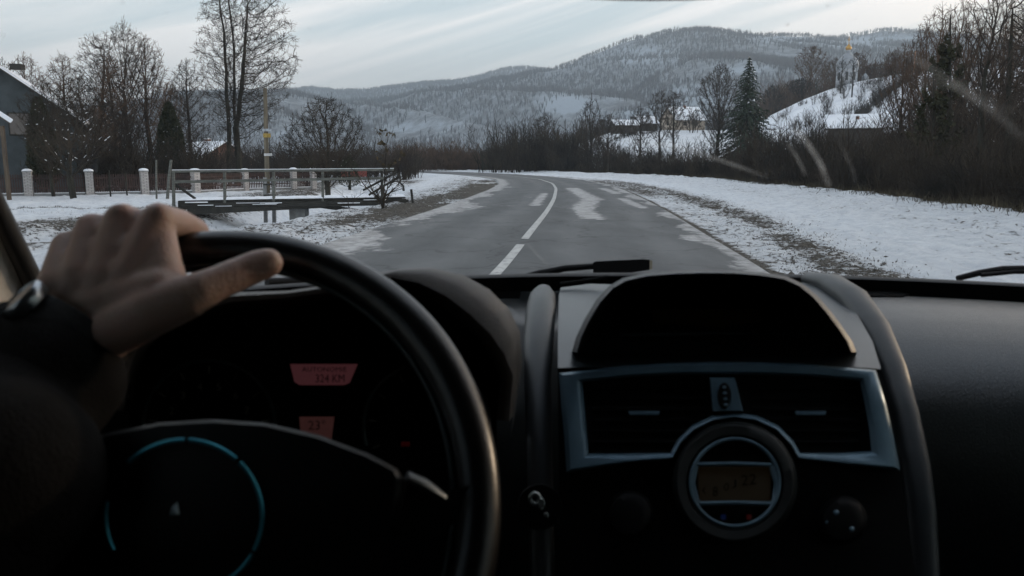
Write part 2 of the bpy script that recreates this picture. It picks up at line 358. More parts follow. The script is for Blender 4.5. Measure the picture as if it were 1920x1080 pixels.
def road_material():
    m = bpy.data.materials.new("asphalt"); m.use_nodes = True; t = m.node_tree; b = t.nodes['Principled BSDF']
    n = lambda ty: t.nodes.new(ty)
    ge = n('ShaderNodeNewGeometry'); at = n('ShaderNodeAttribute'); at.attribute_name = 'snow'
    def M(op, a, bb):
        q = n('ShaderNodeMath'); q.operation = op
        for i, v in enumerate((a, bb)):
            if isinstance(v, (int, float)): q.inputs[i].default_value = v
            else: t.links.new(v, q.inputs[i])
        return q.outputs[0]
    def NZ(s, d=5, st=None):
        q = n('ShaderNodeTexNoise'); q.inputs['Scale'].default_value = s; q.inputs['Detail'].default_value = d; q.inputs['Roughness'].default_value = .6
        if st:
            mp = n('ShaderNodeMapping'); mp.inputs['Scale'].default_value = st; t.links.new(ge.outputs['Position'], mp.inputs[0]); t.links.new(mp.outputs[0], q.inputs['Vector'])
        else: t.links.new(ge.outputs['Position'], q.inputs['Vector'])
        return q.outputs[0]
    g = NZ(1.1, 5, (1, .3, 1)); f = NZ(55, 3); c = NZ(6, 6, (1, .45, 1))
    ra = n('ShaderNodeValToRGB'); ra.color_ramp.elements[0].color = (0.040, 0.042, 0.043, 1); ra.color_ramp.elements[1].color = (0.105, 0.107, 0.107, 1)
    ra.color_ramp.elements[0].position = .33; ra.color_ramp.elements[1].position = .66
    ac = n('ShaderNodeAttribute'); ac.attribute_name = 'across'
    def bump_at(c_, w_): return M('POWER', 2.718, M('MULTIPLY', M('POWER', M('ABSOLUTE', M('DIVIDE', M('SUBTRACT', ac.outputs['Fac'], c_), w_), 0), 2), -1.0))
    tr = M('ADD', M('ADD', bump_at(-.72, .10), bump_at(-.28, .10)), M('ADD', bump_at(.26, .10), bump_at(.72, .10)))
    t.links.new(M('ADD', M('ADD', M('MULTIPLY', g, .62), M('MULTIPLY', f, .30)), M('MULTIPLY', M('SUBTRACT', tr, .35), .16)), ra.inputs[0])
    vo = n('ShaderNodeTexVoronoi'); vo.feature = 'DISTANCE_TO_EDGE'; vo.inputs['Scale'].default_value = .42
    wv = n('ShaderNodeVectorMath'); wv.operation = 'MULTIPLY_ADD'; nn_ = n('ShaderNodeTexNoise'); nn_.inputs['Scale'].default_value = 1.3; nn_.inputs['Detail'].default_value = 6; t.links.new(ge.outputs['Position'], nn_.inputs['Vector'])
    t.links.new(nn_.outputs['Color'], wv.inputs[0]); wv.inputs[1].default_value = (1.6, 1.6, 0); t.links.new(ge.outputs['Position'], wv.inputs[2]); t.links.new(wv.outputs[0], vo.inputs['Vector'])
    ck = n('ShaderNodeMapRange'); ck.inputs[1].default_value = .006; ck.inputs[2].default_value = .02; ck.inputs[3].default_value = .5; ck.inputs[4].default_value = 1.0; t.links.new(vo.outputs['Distance'], ck.inputs[0])
    rk = n('ShaderNodeMix'); rk.data_type = 'RGBA'; rk.blend_type = 'MULTIPLY'; rk.inputs[0].default_value = 1.0; t.links.new(ra.outputs[0], rk.inputs[6]); t.links.new(ck.outputs[0], rk.inputs[7])
    d = M('SUBTRACT', M('ADD', M('MULTIPLY', at.outputs['Fac'], .55), .16), M('ADD', M('MULTIPLY', c, .6), M('MULTIPLY', NZ(14, 5, (.35, 1, 1)), .4)))
    d = M('ADD', M('MULTIPLY', d, 6.0), .45); cc = n('ShaderNodeClamp'); t.links.new(d, cc.inputs[0])
    sn = n('ShaderNodeValToRGB'); sn.color_ramp.elements[0].color = (0.30, 0.285, 0.27, 1); sn.color_ramp.elements[1].color = (0.62, 0.61, 0.60, 1)
    sn.color_ramp.elements[0].position = .35; sn.color_ramp.elements[1].position = .65; t.links.new(NZ(2.6, 6), sn.inputs[0])
    mx = n('ShaderNodeMix'); mx.data_type = 'RGBA'; t.links.new(M('MULTIPLY', cc.outputs[0], .64), mx.inputs[0]); t.links.new(rk.outputs[2], mx.inputs[6]); t.links.new(sn.outputs[0], mx.inputs[7])
    t.links.new(mx.outputs[2], b.inputs['Base Color']); b.inputs['Specular IOR Level'].default_value = .35
    b.inputs['Roughness'].default_value = .62
    bp = n('ShaderNodeBump'); bp.inputs['Strength'].default_value = .5; bp.inputs['Distance'].default_value = .012
    t.links.new(M('ADD', NZ(90, 3), M('MULTIPLY', cc.outputs[0], 1.5)), bp.inputs['Height']); t.links.new(bp.outputs[0], b.inputs['Normal'])
    return m
tag(link("road", rm, road_material()), kind='structure')
MPAINT = mat("road_paint", (.46, .46, .44), .75, (.20, .20, .195), 11, bump=.2, thr=(.46, .70), detail=8)
def marking(y0, y1, wid):
    k = np.arange(y0, y1, .25); k = np.append(k, y1); x, nn = road_frame(k)
    v = []; 
    for s in (-wid / 2, wid / 2):
        for i in range(len(k)): v.append((x[i] + s * nn[i, 0], k[i] + s * nn[i, 1], 0.0465))
    m_ = len(k); f = [(i, i + m_, i + 1 + m_, i + 1) for i in range(m_ - 1)]
    return MB().add(v, f)
a = MB()
for q in (marking(9.2, 12.2 + G(986, 462)[1] - G(986, 462)[1] + 0 if False else G(984, 463)[1], .15), marking(G(987, 452)[1], 200, .15), marking(0, 3, .17), marking(-12, -9, .17)): a.add(q.v, q.f)
tag(a.build("road_marking", MPAINT, fix=False), kind='structure')

# ------------------------------------------------------------------ hills
MHILL = None
def hill_material(name, c_leaf, c_snow, sc_=0.02, bias=.5):
    m = bpy.data.materials.new(name); m.use_nodes = True; t = m.node_tree; b = t.nodes['Principled BSDF']
    ge = t.nodes.new('ShaderNodeNewGeometry'); at = t.nodes.new('ShaderNodeAttribute'); at.attribute_name = 'clear'
    n1 = t.nodes.new('ShaderNodeTexNoise'); n1.inputs['Scale'].default_value = sc_; n1.inputs['Detail'].default_value = 12; n1.inputs['Roughness'].default_value = .72
    t.links.new(ge.outputs['Position'], n1.inputs['Vector'])
    ad = t.nodes.new('ShaderNodeMath'); ad.operation = 'ADD'; t.links.new(n1.outputs[0], ad.inputs[0]); t.links.new(at.outputs['Fac'], ad.inputs[1])
    rp = t.nodes.new('ShaderNodeValToRGB'); rp.color_ramp.elements[0].color = (*c_leaf, 1); rp.color_ramp.elements[1].color = (*c_snow, 1)
    rp.color_ramp.elements[0].position = bias - .10; rp.color_ramp.elements[1].position = bias + .16
    t.links.new(ad.outputs[0], rp.inputs[0]); t.links.new(rp.outputs[0], b.inputs['Base Color']); b.inputs['Roughness'].default_value = .9; b.inputs['Specular IOR Level'].default_value = .1
    return m
FB = mat("bare_forest", (.15, .14, .14), .95, (.095, .09, .092), .05, spec=.1)
def prof_fn(prof, D):
    px = np.array([p[0] for p in prof], float); py = np.array([p[1] for p in prof], float)
    def f(X):
        q = 960 + FP * X / (D * math.cos(PITCH))
        y = interp(q, px, py)
        # z at world Y = D for that pixel row
        v_z = FW[2] - UPV[2] * (y - 540) / FP; v_y = FW[1] - UPV[1] * (y - 540) / FP
        return CAM[2] + v_z / v_y * D
    return f
def hill(name, prof, D, front, back, z0, nX, nY, seed, amp, clear=None, trees=0, th=12., mat_=None, dens=None, pw=1.0, crest=500, tmin=0.0):
    pf = prof_fn(prof, D)
    def inv(px): return (px - 960) / FP * D * math.cos(PITCH)
    x0, x1 = inv(prof[0][0]), inv(prof[-1][0])
    X = np.linspace(x0, x1, nX); Tn = np.linspace(0, 1.6, nY)
    def surf(X, T):
        zt = pf(X) - (th * .55 if trees else 0)
        s = np.where(T < 1, sst(0, 1, T) * .35 + .65 * np.clip(T, 0, 1) ** pw, 1 - .8 * sst(1, 1.6, T))
        Y = D + np.where(T < 1, (T - 1) * front, (T - 1) * back)
        q = 4 * np.clip(T, 0, 1) * (1 - np.clip(T, 0, 1))
        rid = 1 - np.abs(2 * fbm(X / (front * .30) + Y / (front * .5), Y / (front * 1.1) + seed, 3, seed) - 1)
        z = z0 + (zt - z0) * s + amp * q * (rid - .75) + amp * .12 * (fbm(X / 40, Y / 40, 3, seed + 5) - .5)
        z = np.where(T < 0.02, z - 8, z)
        return Y, z
    XX, TT = np.meshgrid(X, Tn); YY, ZZ = surf(XX, TT)
    ii = (np.arange(nY - 1)[:, None] * nX + np.arange(nX - 1)[None]).ravel()
    me = mesh_np(name, np.stack([XX.ravel(), YY.ravel(), ZZ.ravel()], 1), np.stack([ii, ii + 1, ii + nX + 1, ii + nX], 1))
    me.polygons.foreach_set('use_smooth', np.ones(len(me.polygons), dtype=bool))
    pxx = 960 + FP * XX / (YY * math.cos(PITCH)); vzy = (ZZ - CAM[2]) / YY
    pyy = 540 - FP * np.tan(np.arctan(vzy) + PITCH)
    cv = np.zeros(XX.shape)
    for (cx, cy_, wx, wy, s) in (clear or []):
        cv = np.maximum(cv, s * np.exp(-((pxx - cx) / wx) ** 2 - ((pyy - cy_) / wy) ** 2))
    attr(me, 'clear', (cv * .5).ravel())
    tag(link(name, me, mat_), kind='structure')
    if trees:
        r = np.random.RandomState(seed)
        tx = r.uniform(x0, x1, trees * 3); tt = tmin + (1.02 - tmin) * r.uniform(0, 1, trees * 3) ** .8
        ncr = crest * 2; tx[:ncr] = r.uniform(x0, x1, ncr); tt[:ncr] = r.uniform(.96, 1.03, ncr)
        ty, tz = surf(tx, tt)
        d = fbm(tx / (front * .10), ty / (front * .16) + seed, 4, seed + 50)
        keep = r.uniform(0, 1, len(tx)) < sst(.36, .60, d) * .95 + .05
        keep[:ncr] = True
        qx = 960 + FP * tx / (ty * math.cos(PITCH)); qy = 540 - FP * np.tan(np.arctan((tz - CAM[2]) / ty) + PITCH)
        for (cx, cy_, wx, wy, s) in (clear or []):
            keep &= r.uniform(0, 1, len(tx)) > 1.3 * s * np.exp(-((qx - cx) / wx) ** 2 - ((qy - cy_) / wy) ** 2)
        idx = np.where(keep)[0][:trees]
        forest_tufts(name.replace('hill', 'forest') if 0 else 'distant_forest', tx[idx], ty[idx], tz[idx], th, r, FB)
    return surf
def forest_tufts(name, x, y, z, th, r, m, k=8, wd=.032):
    n = len(x); h = th * r.uniform(.55, 1.15, n)
    V = np.zeros((n, k, 3, 3)); base = np.stack([x, y, z - 1], 1)
    for j in range(k):
        a = r.uniform(0, 2 * np.pi, n); sp = h * r.uniform(.05, .34, n) if j else h * .03
        hb = h * (r.uniform(.15, .5, n) if j else 0); ht = h * (r.uniform(.65, 1.0, n) if j else 1.0)
        wv = h * wd * (1.0 if j else .8); ax = np.cos(a); ay = np.sin(a); b2 = r.uniform(-.8, .8, n)
        V[:, j, 0] = base + np.stack([-wv * np.cos(b2), wv * np.sin(b2) * .5, hb], 1)
        V[:, j, 1] = base + np.stack([wv * np.cos(b2), -wv * np.sin(b2) * .5, hb], 1)
        V[:, j, 2] = base + np.stack([ax * sp, ay * sp, ht], 1)
    V = V.reshape(-1, 3); me = mesh_np(name, V, np.arange(len(V)).reshape(-1, 3))
    o = link(name, me, m); return tag(o, label_forest.pop(0), 'forest', 'wooded slopes', 'stuff')
label_forest = ["faint leafless forest on the far pale ridge left of the main mountain", "leafless grey forest covering the long main mountain", "dark leafless forest along the nearer spur below the mountain top",
                "dark bluish forest on the low hill behind the left hand trees", "leafless woods on the snowy ridge at the far right"]
MH1 = hill_material("forest_floor", (.15, .15, .152), (.37, .41, .45), .045, .54)
hill("hills", [(300, 172), (560, 166), (580, 163), (600, 163), (640, 168), (700, 166), (760, 158), (800, 152), (850, 149), (890, 143), (920, 133), (960, 125), (985, 124), (1020, 127), (1100, 150), (1300, 160), (1500, 170)], 2900, 1300, 1200, -5, 200, 50, 3, 60, trees=20000, th=17, mat_=MH1, crest=900)
hill("hills", [(380, 200), (555, 184), (650, 186), (740, 184), (800, 176), (850, 166), (890, 160), (960, 145), (1030, 130), (1070, 115), (1100, 101), (1130, 89), (1160, 76), (1200, 66), (1250, 55), (1300, 53), (1350, 60), (1400, 66), (1440, 62), (1480, 62), (1530, 69), (1580, 68), (1640, 75), (1800, 90), (2000, 100), (2200, 110)], 1900, 1150, 1200, -3, 330, 90, 5, 85,
     clear=[(1060, 195, 45, 16, 1.0), (1200, 105, 60, 18, .45), (1470, 74, 60, 5, 1.0), (1600, 82, 60, 6, 1.0), (760, 240, 50, 6, .55), (840, 237, 30, 5, .5), (1330, 110, 40, 12, .35)], trees=34000, th=13, mat_=MH1, crest=1300)
hill("hills", [(960, 290), (1080, 250), (1130, 200), (1180, 168), (1230, 133), (1290, 103), (1350, 96), (1450, 110), (1600, 118), (1800, 120), (2200, 130)], 1250, 620, 700, -3, 220, 70, 11, 40,
     clear=[(1300, 180, 60, 20, .6), (1180, 215, 40, 10, .6), (1380, 130, 60, 10, .4)], trees=18000, th=12, mat_=MH1, crest=500)
hill("hills", [(-400, 215), (0, 205), (200, 200), (330, 188), (400, 180), (480, 172), (555, 168), (600, 178), (660, 205), (720, 245), (760, 275)], 1300, 700, 700, -3, 200, 60, 17, 40, trees=12000, th=12, mat_=MH1, crest=700)
hill("hills", [(1500, 75), (1580, 62), (1640, 52), (1700, 54), (1760, 60), (1850, 70), (1920, 78), (2100, 80), (2400, 120)], 2300, 900, 900, -3, 140, 50, 23, 60,
     clear=[(1580, 76, 90, 6, 1.0), (1680, 78, 60, 8, 1.0)], trees=9000, th=15, mat_=MH1, crest=500)
# church mound
MSNOW = mat("snow", (.84, .86, .89), .75, (.70, .73, .78), .35, bump=.5, bscale=1.2, spec=.25)
MND = 225.
mprof = [(1400, 262), (1432, 236), (1470, 206), (1520, 180), (1560, 164), (1600, 153), (1640, 145), (1690, 137), (1720, 133), (1800, 128), (1920, 125), (2300, 130)]
mound = hill("snowy_hill", mprof, MND, 95, 160, 0, 160, 60, 31, 2.2, mat_=MSNOW, pw=.9)
mpf = prof_fn(mprof, MND)
def mound_z(X, Y):
    T = 1 + (Y - MND) / 95 if Y < MND else 1 + (Y - MND) / 160
    return float(mound(np.array([float(X)]), np.array([T]))[1][0])

# ------------------------------------------------------------------ trees
def seg_mesh(name, S, sides=(3, 4, 6), mn=0.0):
    S = np.asarray(S, float)      # x0 y0 z0 x1 y1 z1 r0 r1
    Vs = []; Fs = []; base = 0
    rr = np.maximum(S[:, 6], S[:, 7])
    for lo, hi, n in ((0, .018, sides[0]), (.018, .07, sides[1]), (.07, 99, sides[2])):
        s = S[(rr >= lo) & (rr < hi)]
        if not len(s): continue
        p = s[:, :3]; q = s[:, 3:6]; d = q - p; d /= np.linalg.norm(d, axis=1)[:, None] + 1e-9
        ref = np.where(np.abs(d[:, 2:3]) > .9, np.array([[1., 0, 0]]), np.array([[0, 0, 1.]]))
        x = np.cross(d, ref); x /= np.linalg.norm(x, axis=1)[:, None] + 1e-9; u = np.cross(d, x)
        q = q + d * s[:, 7:8] * .5
        ring = []
        for c, r in ((p, s[:, 6:7]), (q, s[:, 7:8])):
            r = np.maximum(r, mn)
            for k in range(n):
                a = 2 * math.pi * k / n; ring.append(c + r * (x * math.cos(a) + u * math.sin(a)))
        V = np.stack(ring, 1); m_ = len(s); o = base + np.arange(m_)[:, None] * 2 * n
        F = np.stack([np.stack([o[:, 0] + k, o[:, 0] + (k + 1) % n, o[:, 0] + n + (k + 1) % n, o[:, 0] + n + k], 1) for k in range(n)], 1).reshape(-1, 4)
        Vs.append(V.reshape(-1, 3)); Fs.append(F); base += m_ * 2 * n
    return np.concatenate(Vs), np.concatenate(Fs)
def norm(v):
    l = math.sqrt(v[0] ** 2 + v[1] ** 2 + v[2] ** 2) + 1e-9; return (v[0] / l, v[1] / l, v[2] / l)
def grow(out, rng, p, d, Ln, r, lvl, C):
    n = C['n'][lvl]; wig = C['wig'][lvl]; up = C['up'][lvl]; kids = C['k'][lvl] if lvl < len(C['k']) else 0
    st = C['start'][lvl] if lvl < len(C['start']) else 0; tip = C.get('tip', .25); step = Ln / n; r0 = r
    debt = 0.0
    for i in range(n):
        t0 = i / n; t1 = (i + 1) / n
        d = norm((d[0] + rng.gauss(0, wig), d[1] + rng.gauss(0, wig), d[2] + rng.gauss(0, wig) + up))
        q = (p[0] + d[0] * step, p[1] + d[1] * step, p[2] + d[2] * step)
        ra = r0 * (1 - t0 * (1 - tip)); rb = r0 * (1 - t1 * (1 - tip))
        out.append((*p, *q, ra, rb, lvl))
        if kids and t1 > st:
            debt += kids * (1 / n) / (1 - st)
            while debt >= 1:
                debt -= 1
                f = rng.random(); b = (p[0] + (q[0] - p[0]) * f, p[1] + (q[1] - p[1]) * f, p[2] + (q[2] - p[2]) * f)
                az = rng.uniform(0, 2 * math.pi); an = R(rng.gauss(C['ang'][lvl], 9))
                h = (math.cos(az), math.sin(az), 0.0) if abs(d[2]) > .5 else None
                if h is None:
                    sd_ = norm((d[1], -d[0], 0)); uu = norm((-d[2] * d[0], -d[2] * d[1], 1)); h = tuple(sd_[k] * math.cos(az) + uu[k] * math.sin(az) * .7 for k in range(3))
                nd = norm(tuple(d[k] * math.cos(an) + h[k] * math.sin(an) for k in range(3)))
                tt = (t0 + f / n - st) / (1 - st + 1e-6)
                sh = C['shape'](tt) if lvl == 0 else (1 - .55 * max(tt, 0))
                l2 = Ln * C['ratio'][lvl] * sh * rng.uniform(.75, 1.2)
                r2 = min(rb * .75, max(C['rmin'], l2 * C['rl']))
                if l2 > .12: grow(out, rng, b, nd, l2, r2, lvl + 1, C)
        p = q
TALL = dict(n=(16, 8, 5, 3), wig=(.025, .09, .12, .16), up=(.02, .07, .03, .02), k=(40, 11, 6), start=(.28, .15, .12), ang=(48, 42, 42), ratio=(.40, .42, .42), rmin=.012, rl=.016, shape=lambda t: max(.12, math.sin(math.pi * min(.97, (t * .82 + .22)))) , tip=.18)
VASE = dict(n=(6, 9, 6, 4), wig=(.04, .08, .12, .15), up=(.02, .09, .04, .02), k=(15, 14, 8), start=(.35, .18, .12), ang=(36, 40, 42), ratio=(1.15, .42, .42), rmin=.012, rl=.014, shape=lambda t: .7 + .3 * t, tip=.5)
SHRB = dict(n=(3, 6, 4, 3), wig=(.05, .10, .14, .18), up=(.0, .06, .03, .0), k=(12, 8, 4), start=(.05, .15, .1), ang=(42, 40, 42), ratio=(3.0, .40, .42), rmin=.007, rl=.010, shape=lambda t: .6 + .4 * t, tip=.6)
DIST = 60
def make_tree(kind, seed, H, r, C, lean=(0, 0), twin=None, snow=0.0, lv_mat=None, tmat=None, name='bare_tree', levels=4, minr=.0, leaves=0, leafmat=None, lsize=.12, top=None, wide=None):
    if 'cb' in C:
        S = sc_grow(seed, top, wide, C['cb'], C['nat'], C.get('leader', 0), C.get('trunks', ((0, 0, 0, 0),)), C.get('peak', .55), C.get('steps', 44), C.get('twigs', 2), C.get('upb', .12), r, C.get('tl', 1.0), C.get('shell', .55), C.get('rise', .6), C.get('cx', 0.0), C.get('nz', .12))
        return tree_parts(S, name, snow, lv_mat, tmat, minr, leaves, leafmat, lsize, seed, 3)
    rng = random.Random(seed); out = []
    C = dict(C); C['k'] = C['k'][:levels - 1]
    grow(out, rng, (0, 0, -.3), norm((lean[0], lean[1], 1)), H, r, 0, C)
    for (dx, dy, lx, ly, hh, rr2) in (twin or []):
        grow(out, rng, (dx, dy, -.3), norm((lx, ly, 1)), hh, rr2, 0, C)
    S = np.array(out)
    if top:
        mz = max(S[:, 5].max(), .1); kz = top / mz; S[:, [2, 5]] *= kz
        ex = np.percentile(np.hypot(S[:, 3], S[:, 4]), 86); kx = (wide / 2) / max(ex, .05); S[:, [0, 1, 3, 4]] *= kx
    return tree_parts(S, name, snow, lv_mat, tmat, minr, leaves, leafmat, lsize, seed, levels)
def tree_parts(S, name, snow, lv_mat, tmat, minr, leaves, leafmat, lsize, seed, levels):
    root = empty(name)
    V, F = seg_mesh('trunk', S[S[:, 8] == 0][:, :8], (5, 8, 10)); link('trunk', mesh_np('trunk', V, F), tmat or MBARK, root, True)
    V, F = seg_mesh('crown', S[S[:, 8] > 0][:, :8], (3, 4, 6), max(minr, DIST * .00014)); nF = len(F)
    if snow:      # snow lying on the limbs belongs to the crown's surface
        q = S[(S[:, 8] >= 1) & (S[:, 8] <= 2)]; dz = np.abs(q[:, 5] - q[:, 2]); dh = np.hypot(q[:, 3] - q[:, 0], q[:, 4] - q[:, 1])
        rs_ = np.random.RandomState(seed + 1); q = q[(dz < dh * .9) & (rs_.rand(len(q)) < snow)].copy()
        if len(q):
            sf = rs_.uniform(.2, 1.0, (len(q), 1)); q[:, 3:6] = q[:, :3] + (q[:, 3:6] - q[:, :3]) * sf
            up = (np.maximum(q[:, 6], q[:, 7]) * .8 + .006)[:, None]; q[:, 2:3] += up; q[:, 5:6] += up; q[:, 6] = q[:, 6] * .8 + .010; q[:, 7] = q[:, 7] * .8 + .006
            V2, F2 = seg_mesh('snow', q[:, :8], (4, 4, 5)); F = np.concatenate([F, F2 + len(V)]); V = np.concatenate([V, V2])
    cm = mesh_np('crown', V, F); co_ = link('crown', cm, lv_mat or MTWIG, root)
    if len(F) > nF:
        cm.materials.append(MSNOWB); mi = np.zeros(len(F), dtype=np.int32); mi[nF:] = 1; cm.polygons.foreach_set('material_index', mi)
    if leaves:
        tips = S[S[:, 8] >= min(levels - 1, S[:, 8].max())]; rs = np.random.RandomState(seed); k = rs.randint(0, len(tips), leaves)
        c = tips[k, 3:6] + rs.normal(0, .05, (leaves, 3)); a = rs.normal(0, 1, (leaves, 3)); a /= np.linalg.norm(a, axis=1)[:, None]; b = rs.normal(0, 1, (leaves, 3)); b = np.cross(a, b); b /= np.linalg.norm(b, axis=1)[:, None]
        s_ = lsize * rs.uniform(.6, 1.3, (leaves, 1)); V = np.stack([c - a * s_, c - b * s_ * .5, c + a * s_, c + b * s_ * .5], 1).reshape(-1, 3)
        link('leaves', mesh_np('leaves', V, np.arange(len(V)).reshape(-1, 4)), leafmat, root)
    return root
MBARK = mat("bark", (.050, .044, .037), .95, (.028, .024, .020), 6, bump=.8, bscale=14, spec=.15, stretch=(1, 1, .25))
MBARKG = mat("dark_bark", (.045, .043, .035), .95, (.022, .021, .018), 6, bump=.8, bscale=14, spec=.15, stretch=(1, 1, .25))
MTWIG = mat("twigs", (.070, .056, .045), .95, (.032, .028, .025), .6, spec=.12)
MTWIGR = mat("reddish_twigs", (.125, .082, .056), .95, (.065, .048, .038), 1.2, spec=.12)
MTWIGD = mat("dark_twigs", (.062, .050, .038), .95, (.020, .019, .017), .45, spec=.12)
MSNOWB = mat("branch_snow", (.85, .87, .90), .7, (.72, .75, .80), 5, spec=.25)
def place(root, x, y, z=None, rz=0.0, s=1.0, label=None, cat='tree', group=None):
    root.location = (x, y, gz(x, y) if z is None else z); root.rotation_euler = (0, 0, rz); root.scale = (s, s, s)
    return tag(root, label, cat, group)
def copy_tree(root):
    c = root.copy(); col.objects.link(c)
    for ch in root.children:
        d = ch.copy(); col.objects.link(d); d.parent = c
    return c
def at(px, Y): return (px - 960) / FP * (Y * math.cos(PITCH) + 0.15)   # X for a pixel column at ground distance Y

def sc_grow(seed, H, Wd, cb, nat, leader=.0, trunks=((0, 0, 0, 0),), peak=.55, steps=44, twigs=2, upb=.12, br=.2, tl=1.0, shell=.55, rise=.6, cxo=0.0, nzz=.10):
    """space colonisation: limbs reach for points spread through a crown envelope, pipe-model radii, then fine twigs"""
    r = np.random.RandomState(seed); D = H / steps
    h = cb + (1 - cb) * r.beta(1.5, 1.25, nat * 2); t = (h - cb) / (1 - cb)
    env = np.where(t < peak, np.sin(np.pi / 2 * (t / peak) ** .8) ** .8, np.cos(np.pi / 2 * ((t - peak) / (1 - peak)) ** 1.25) ** .75)
    az = r.uniform(0, 2 * np.pi, nat * 2); lob = .80 + .35 * vnoise(az * 1.3 + seed, h * 5, seed)
    rad = Wd / 2 * env * lob * r.uniform(0, 1, nat * 2) ** (.5 * shell + .12)
    A = np.stack([rad * np.cos(az), rad * np.sin(az), h * H], 1)[:nat]
    A[:, 0] += cxo * np.clip(h[:nat] * 2, 0, 1)
    def hr(Q): return np.min([np.hypot(Q[:, 0] - q[0] - q[2] * .8 * Q[:, 2], Q[:, 1] - q[1]) for q in trunks], 0)
    zlo = H * cb * .6; A[:, 2] = np.maximum(A[:, 2] - rise * hr(A), zlo + r.uniform(0, .12 * H, len(A)))
    nodes = []; par = []
    for tr_ in trunks:
        tx, ty, lx, ly = tr_[:4]; top_h = H * max(cb + .02, leader); n0 = max(2, int(top_h / D)); last = 1 if nodes else -1
        p = np.array([tx, ty, -.3]); wob = r.normal(0, .06, 2)
        if len(tr_) > 4:
            last = len(nodes) - 1 - int(n0 * (1 - tr_[4])); p = nodes[last] + (lx * D, 0, D * .8); top_h = (top_h - p[2]) * .85; n0 = max(2, int(top_h / D))
        for i in range(n0 + 1):
            nodes.append(p.copy()); par.append(last); last = len(nodes) - 1
            wob = wob * .8 + r.normal(0, .05, 2); p = p + np.array([(lx + wob[0]) * D * .8, (ly + wob[1]) * D * .8, (top_h + .3) / n0])
    P_ = np.array(nodes); par = list(par)
    d2 = ((A[:, None] - P_[None]) ** 2).sum(2); near = d2.argmin(1); nd = np.sqrt(d2.min(1))
    dirs = {}
    for it in range(110):
        alive = nd > D * 1.3
        A, near, nd = A[alive], near[alive], nd[alive]
        if not len(A): break
        u, inv_ = np.unique(near, return_inverse=True); v = A - P_[near]; v /= np.linalg.norm(v, axis=1)[:, None] + 1e-9
        S_ = np.zeros((len(u), 3)); np.add.at(S_, inv_, v); S_ /= np.linalg.norm(S_, axis=1)[:, None] + 1e-9
        S_ += r.normal(0, nzz, S_.shape); S_[:, 2] += upb; S_ /= np.linalg.norm(S_, axis=1)[:, None]
        new = P_[u] + S_ * D
        dd = ((new[:, None] - P_[None]) ** 2).sum(2).min(1); ok = dd > (D * .45) ** 2
        if not ok.any(): break
        new = new[ok]; base = len(P_); par += list(u[ok]); P_ = np.concatenate([P_, new])
        d2 = ((A[:, None] - new[None]) ** 2).sum(2); m_ = np.sqrt(d2.min(1)); b = d2.argmin(1) + base; cl_ = m_ < nd; near = np.where(cl_, b, near); nd = np.minimum(nd, m_)
    n = len(P_); w_ = np.zeros(n); par = np.array(par); kids = np.bincount(par[par >= 0], minlength=n)
    w_[kids == 0] = 1
    for i in range(n - 1, -1, -1):
        if par[i] >= 0: w_[par[i]] += w_[i]
    rad = (w_ / w_.max()) ** .52 * br; rad = np.maximum(rad, .006)
    P_[:, 2] += rise * hr(P_) * np.clip(P_[:, 2] / (H * cb * .8 + .01), 0, 1); tot = rad.max(); S = []
    for i in range(n):
        j = par[i]
        if j < 0: continue
        lv = 0 if rad[i] > .42 * tot else (1 if rad[i] > .16 * tot else 2)
        S.append((*P_[j], *P_[i], min(rad[j], rad[i] * 1.25), rad[i], lv))
    thin = np.where(rad < .22 * tot)[0]; ctr = np.array([0, 0, H * (cb * .6 + .1)])
    for i in thin:
        j = par[i]
        if j < 0: continue
        base_d = P_[i] - P_[j]; base_d /= np.linalg.norm(base_d) + 1e-9
        for k in range(twigs + (2 if kids[i] == 0 else 0)):
            d = base_d * .9 + r.normal(0, .55, 3) + np.array([0, 0, .22]); d /= np.linalg.norm(d); p = P_[j] + (P_[i] - P_[j]) * r.rand(); L_ = D * r.uniform(.9, 2.0) * tl
            q = p + d * L_ * .5; d2_ = d + r.normal(0, .25, 3) + (0, 0, .1); d2_ /= np.linalg.norm(d2_); q2 = q + d2_ * L_ * .5
            S.append((*p, *q, .0065, .005, 3)); S.append((*q, *q2, .005, .003, 3))
            if r.rand() < .6:
                d3 = d + r.normal(0, .5, 3); d3 /= np.linalg.norm(d3); S.append((*q, *(q + d3 * L_ * .4), .0045, .003, 3))
    return np.array(S)
# --- leafless trees: foot pixel column, distance, pixel row of the top, pixel width of the crown
def ztop(px, py, Y): return float(W(px, py, Y)[2])
def put(px, Y, tpy, wpx, seed, C, label, r=None, z=None, group=None, cat='tree', dz=0, **k):
    global DIST
    DIST = Y; X = at(px, Y); zb = (gz(X, Y) if z is None else z) + dz
    H = ztop(px, tpy, Y) - zb; wd_ = wpx / FP * Y
    kw = dict(tmat=MBARK, lv_mat=MTWIG); kw.update(k)
    t = make_tree('t', seed, H * (.42 if C.get('tip') == .5 else .9), r or H * .016, C, lean=(random.Random(seed).uniform(-.04, .04), 0), top=H, wide=wd_, **kw)
    return place(t, X, Y, zb, label=label, cat=cat, group=group)
TW = dict(cb=.17, nat=3000, leader=.86, trunks=((-.45, 0, .012, 0), (.1, .25, .05, 0), (.1, .25, .20, 0, .30)), cx=1.3, peak=.50, steps=64, twigs=2, upb=.05, tl=1.1, shell=1.0, rise=.55, nz=.2)
FANO = dict(VASE, n=(6, 10, 6, 4), wig=(.03, .055, .10, .14), up=(.02, .10, .06, .03), k=(15, 16, 8), start=(.3, .12, .1), ang=(30, 34, 40), ratio=(1.4, .36, .42))
FAN = dict(cb=.20, nat=1300, leader=.45, peak=.60, steps=46, twigs=2, upb=.05, shell=1.0, rise=1.3, tl=1.1)
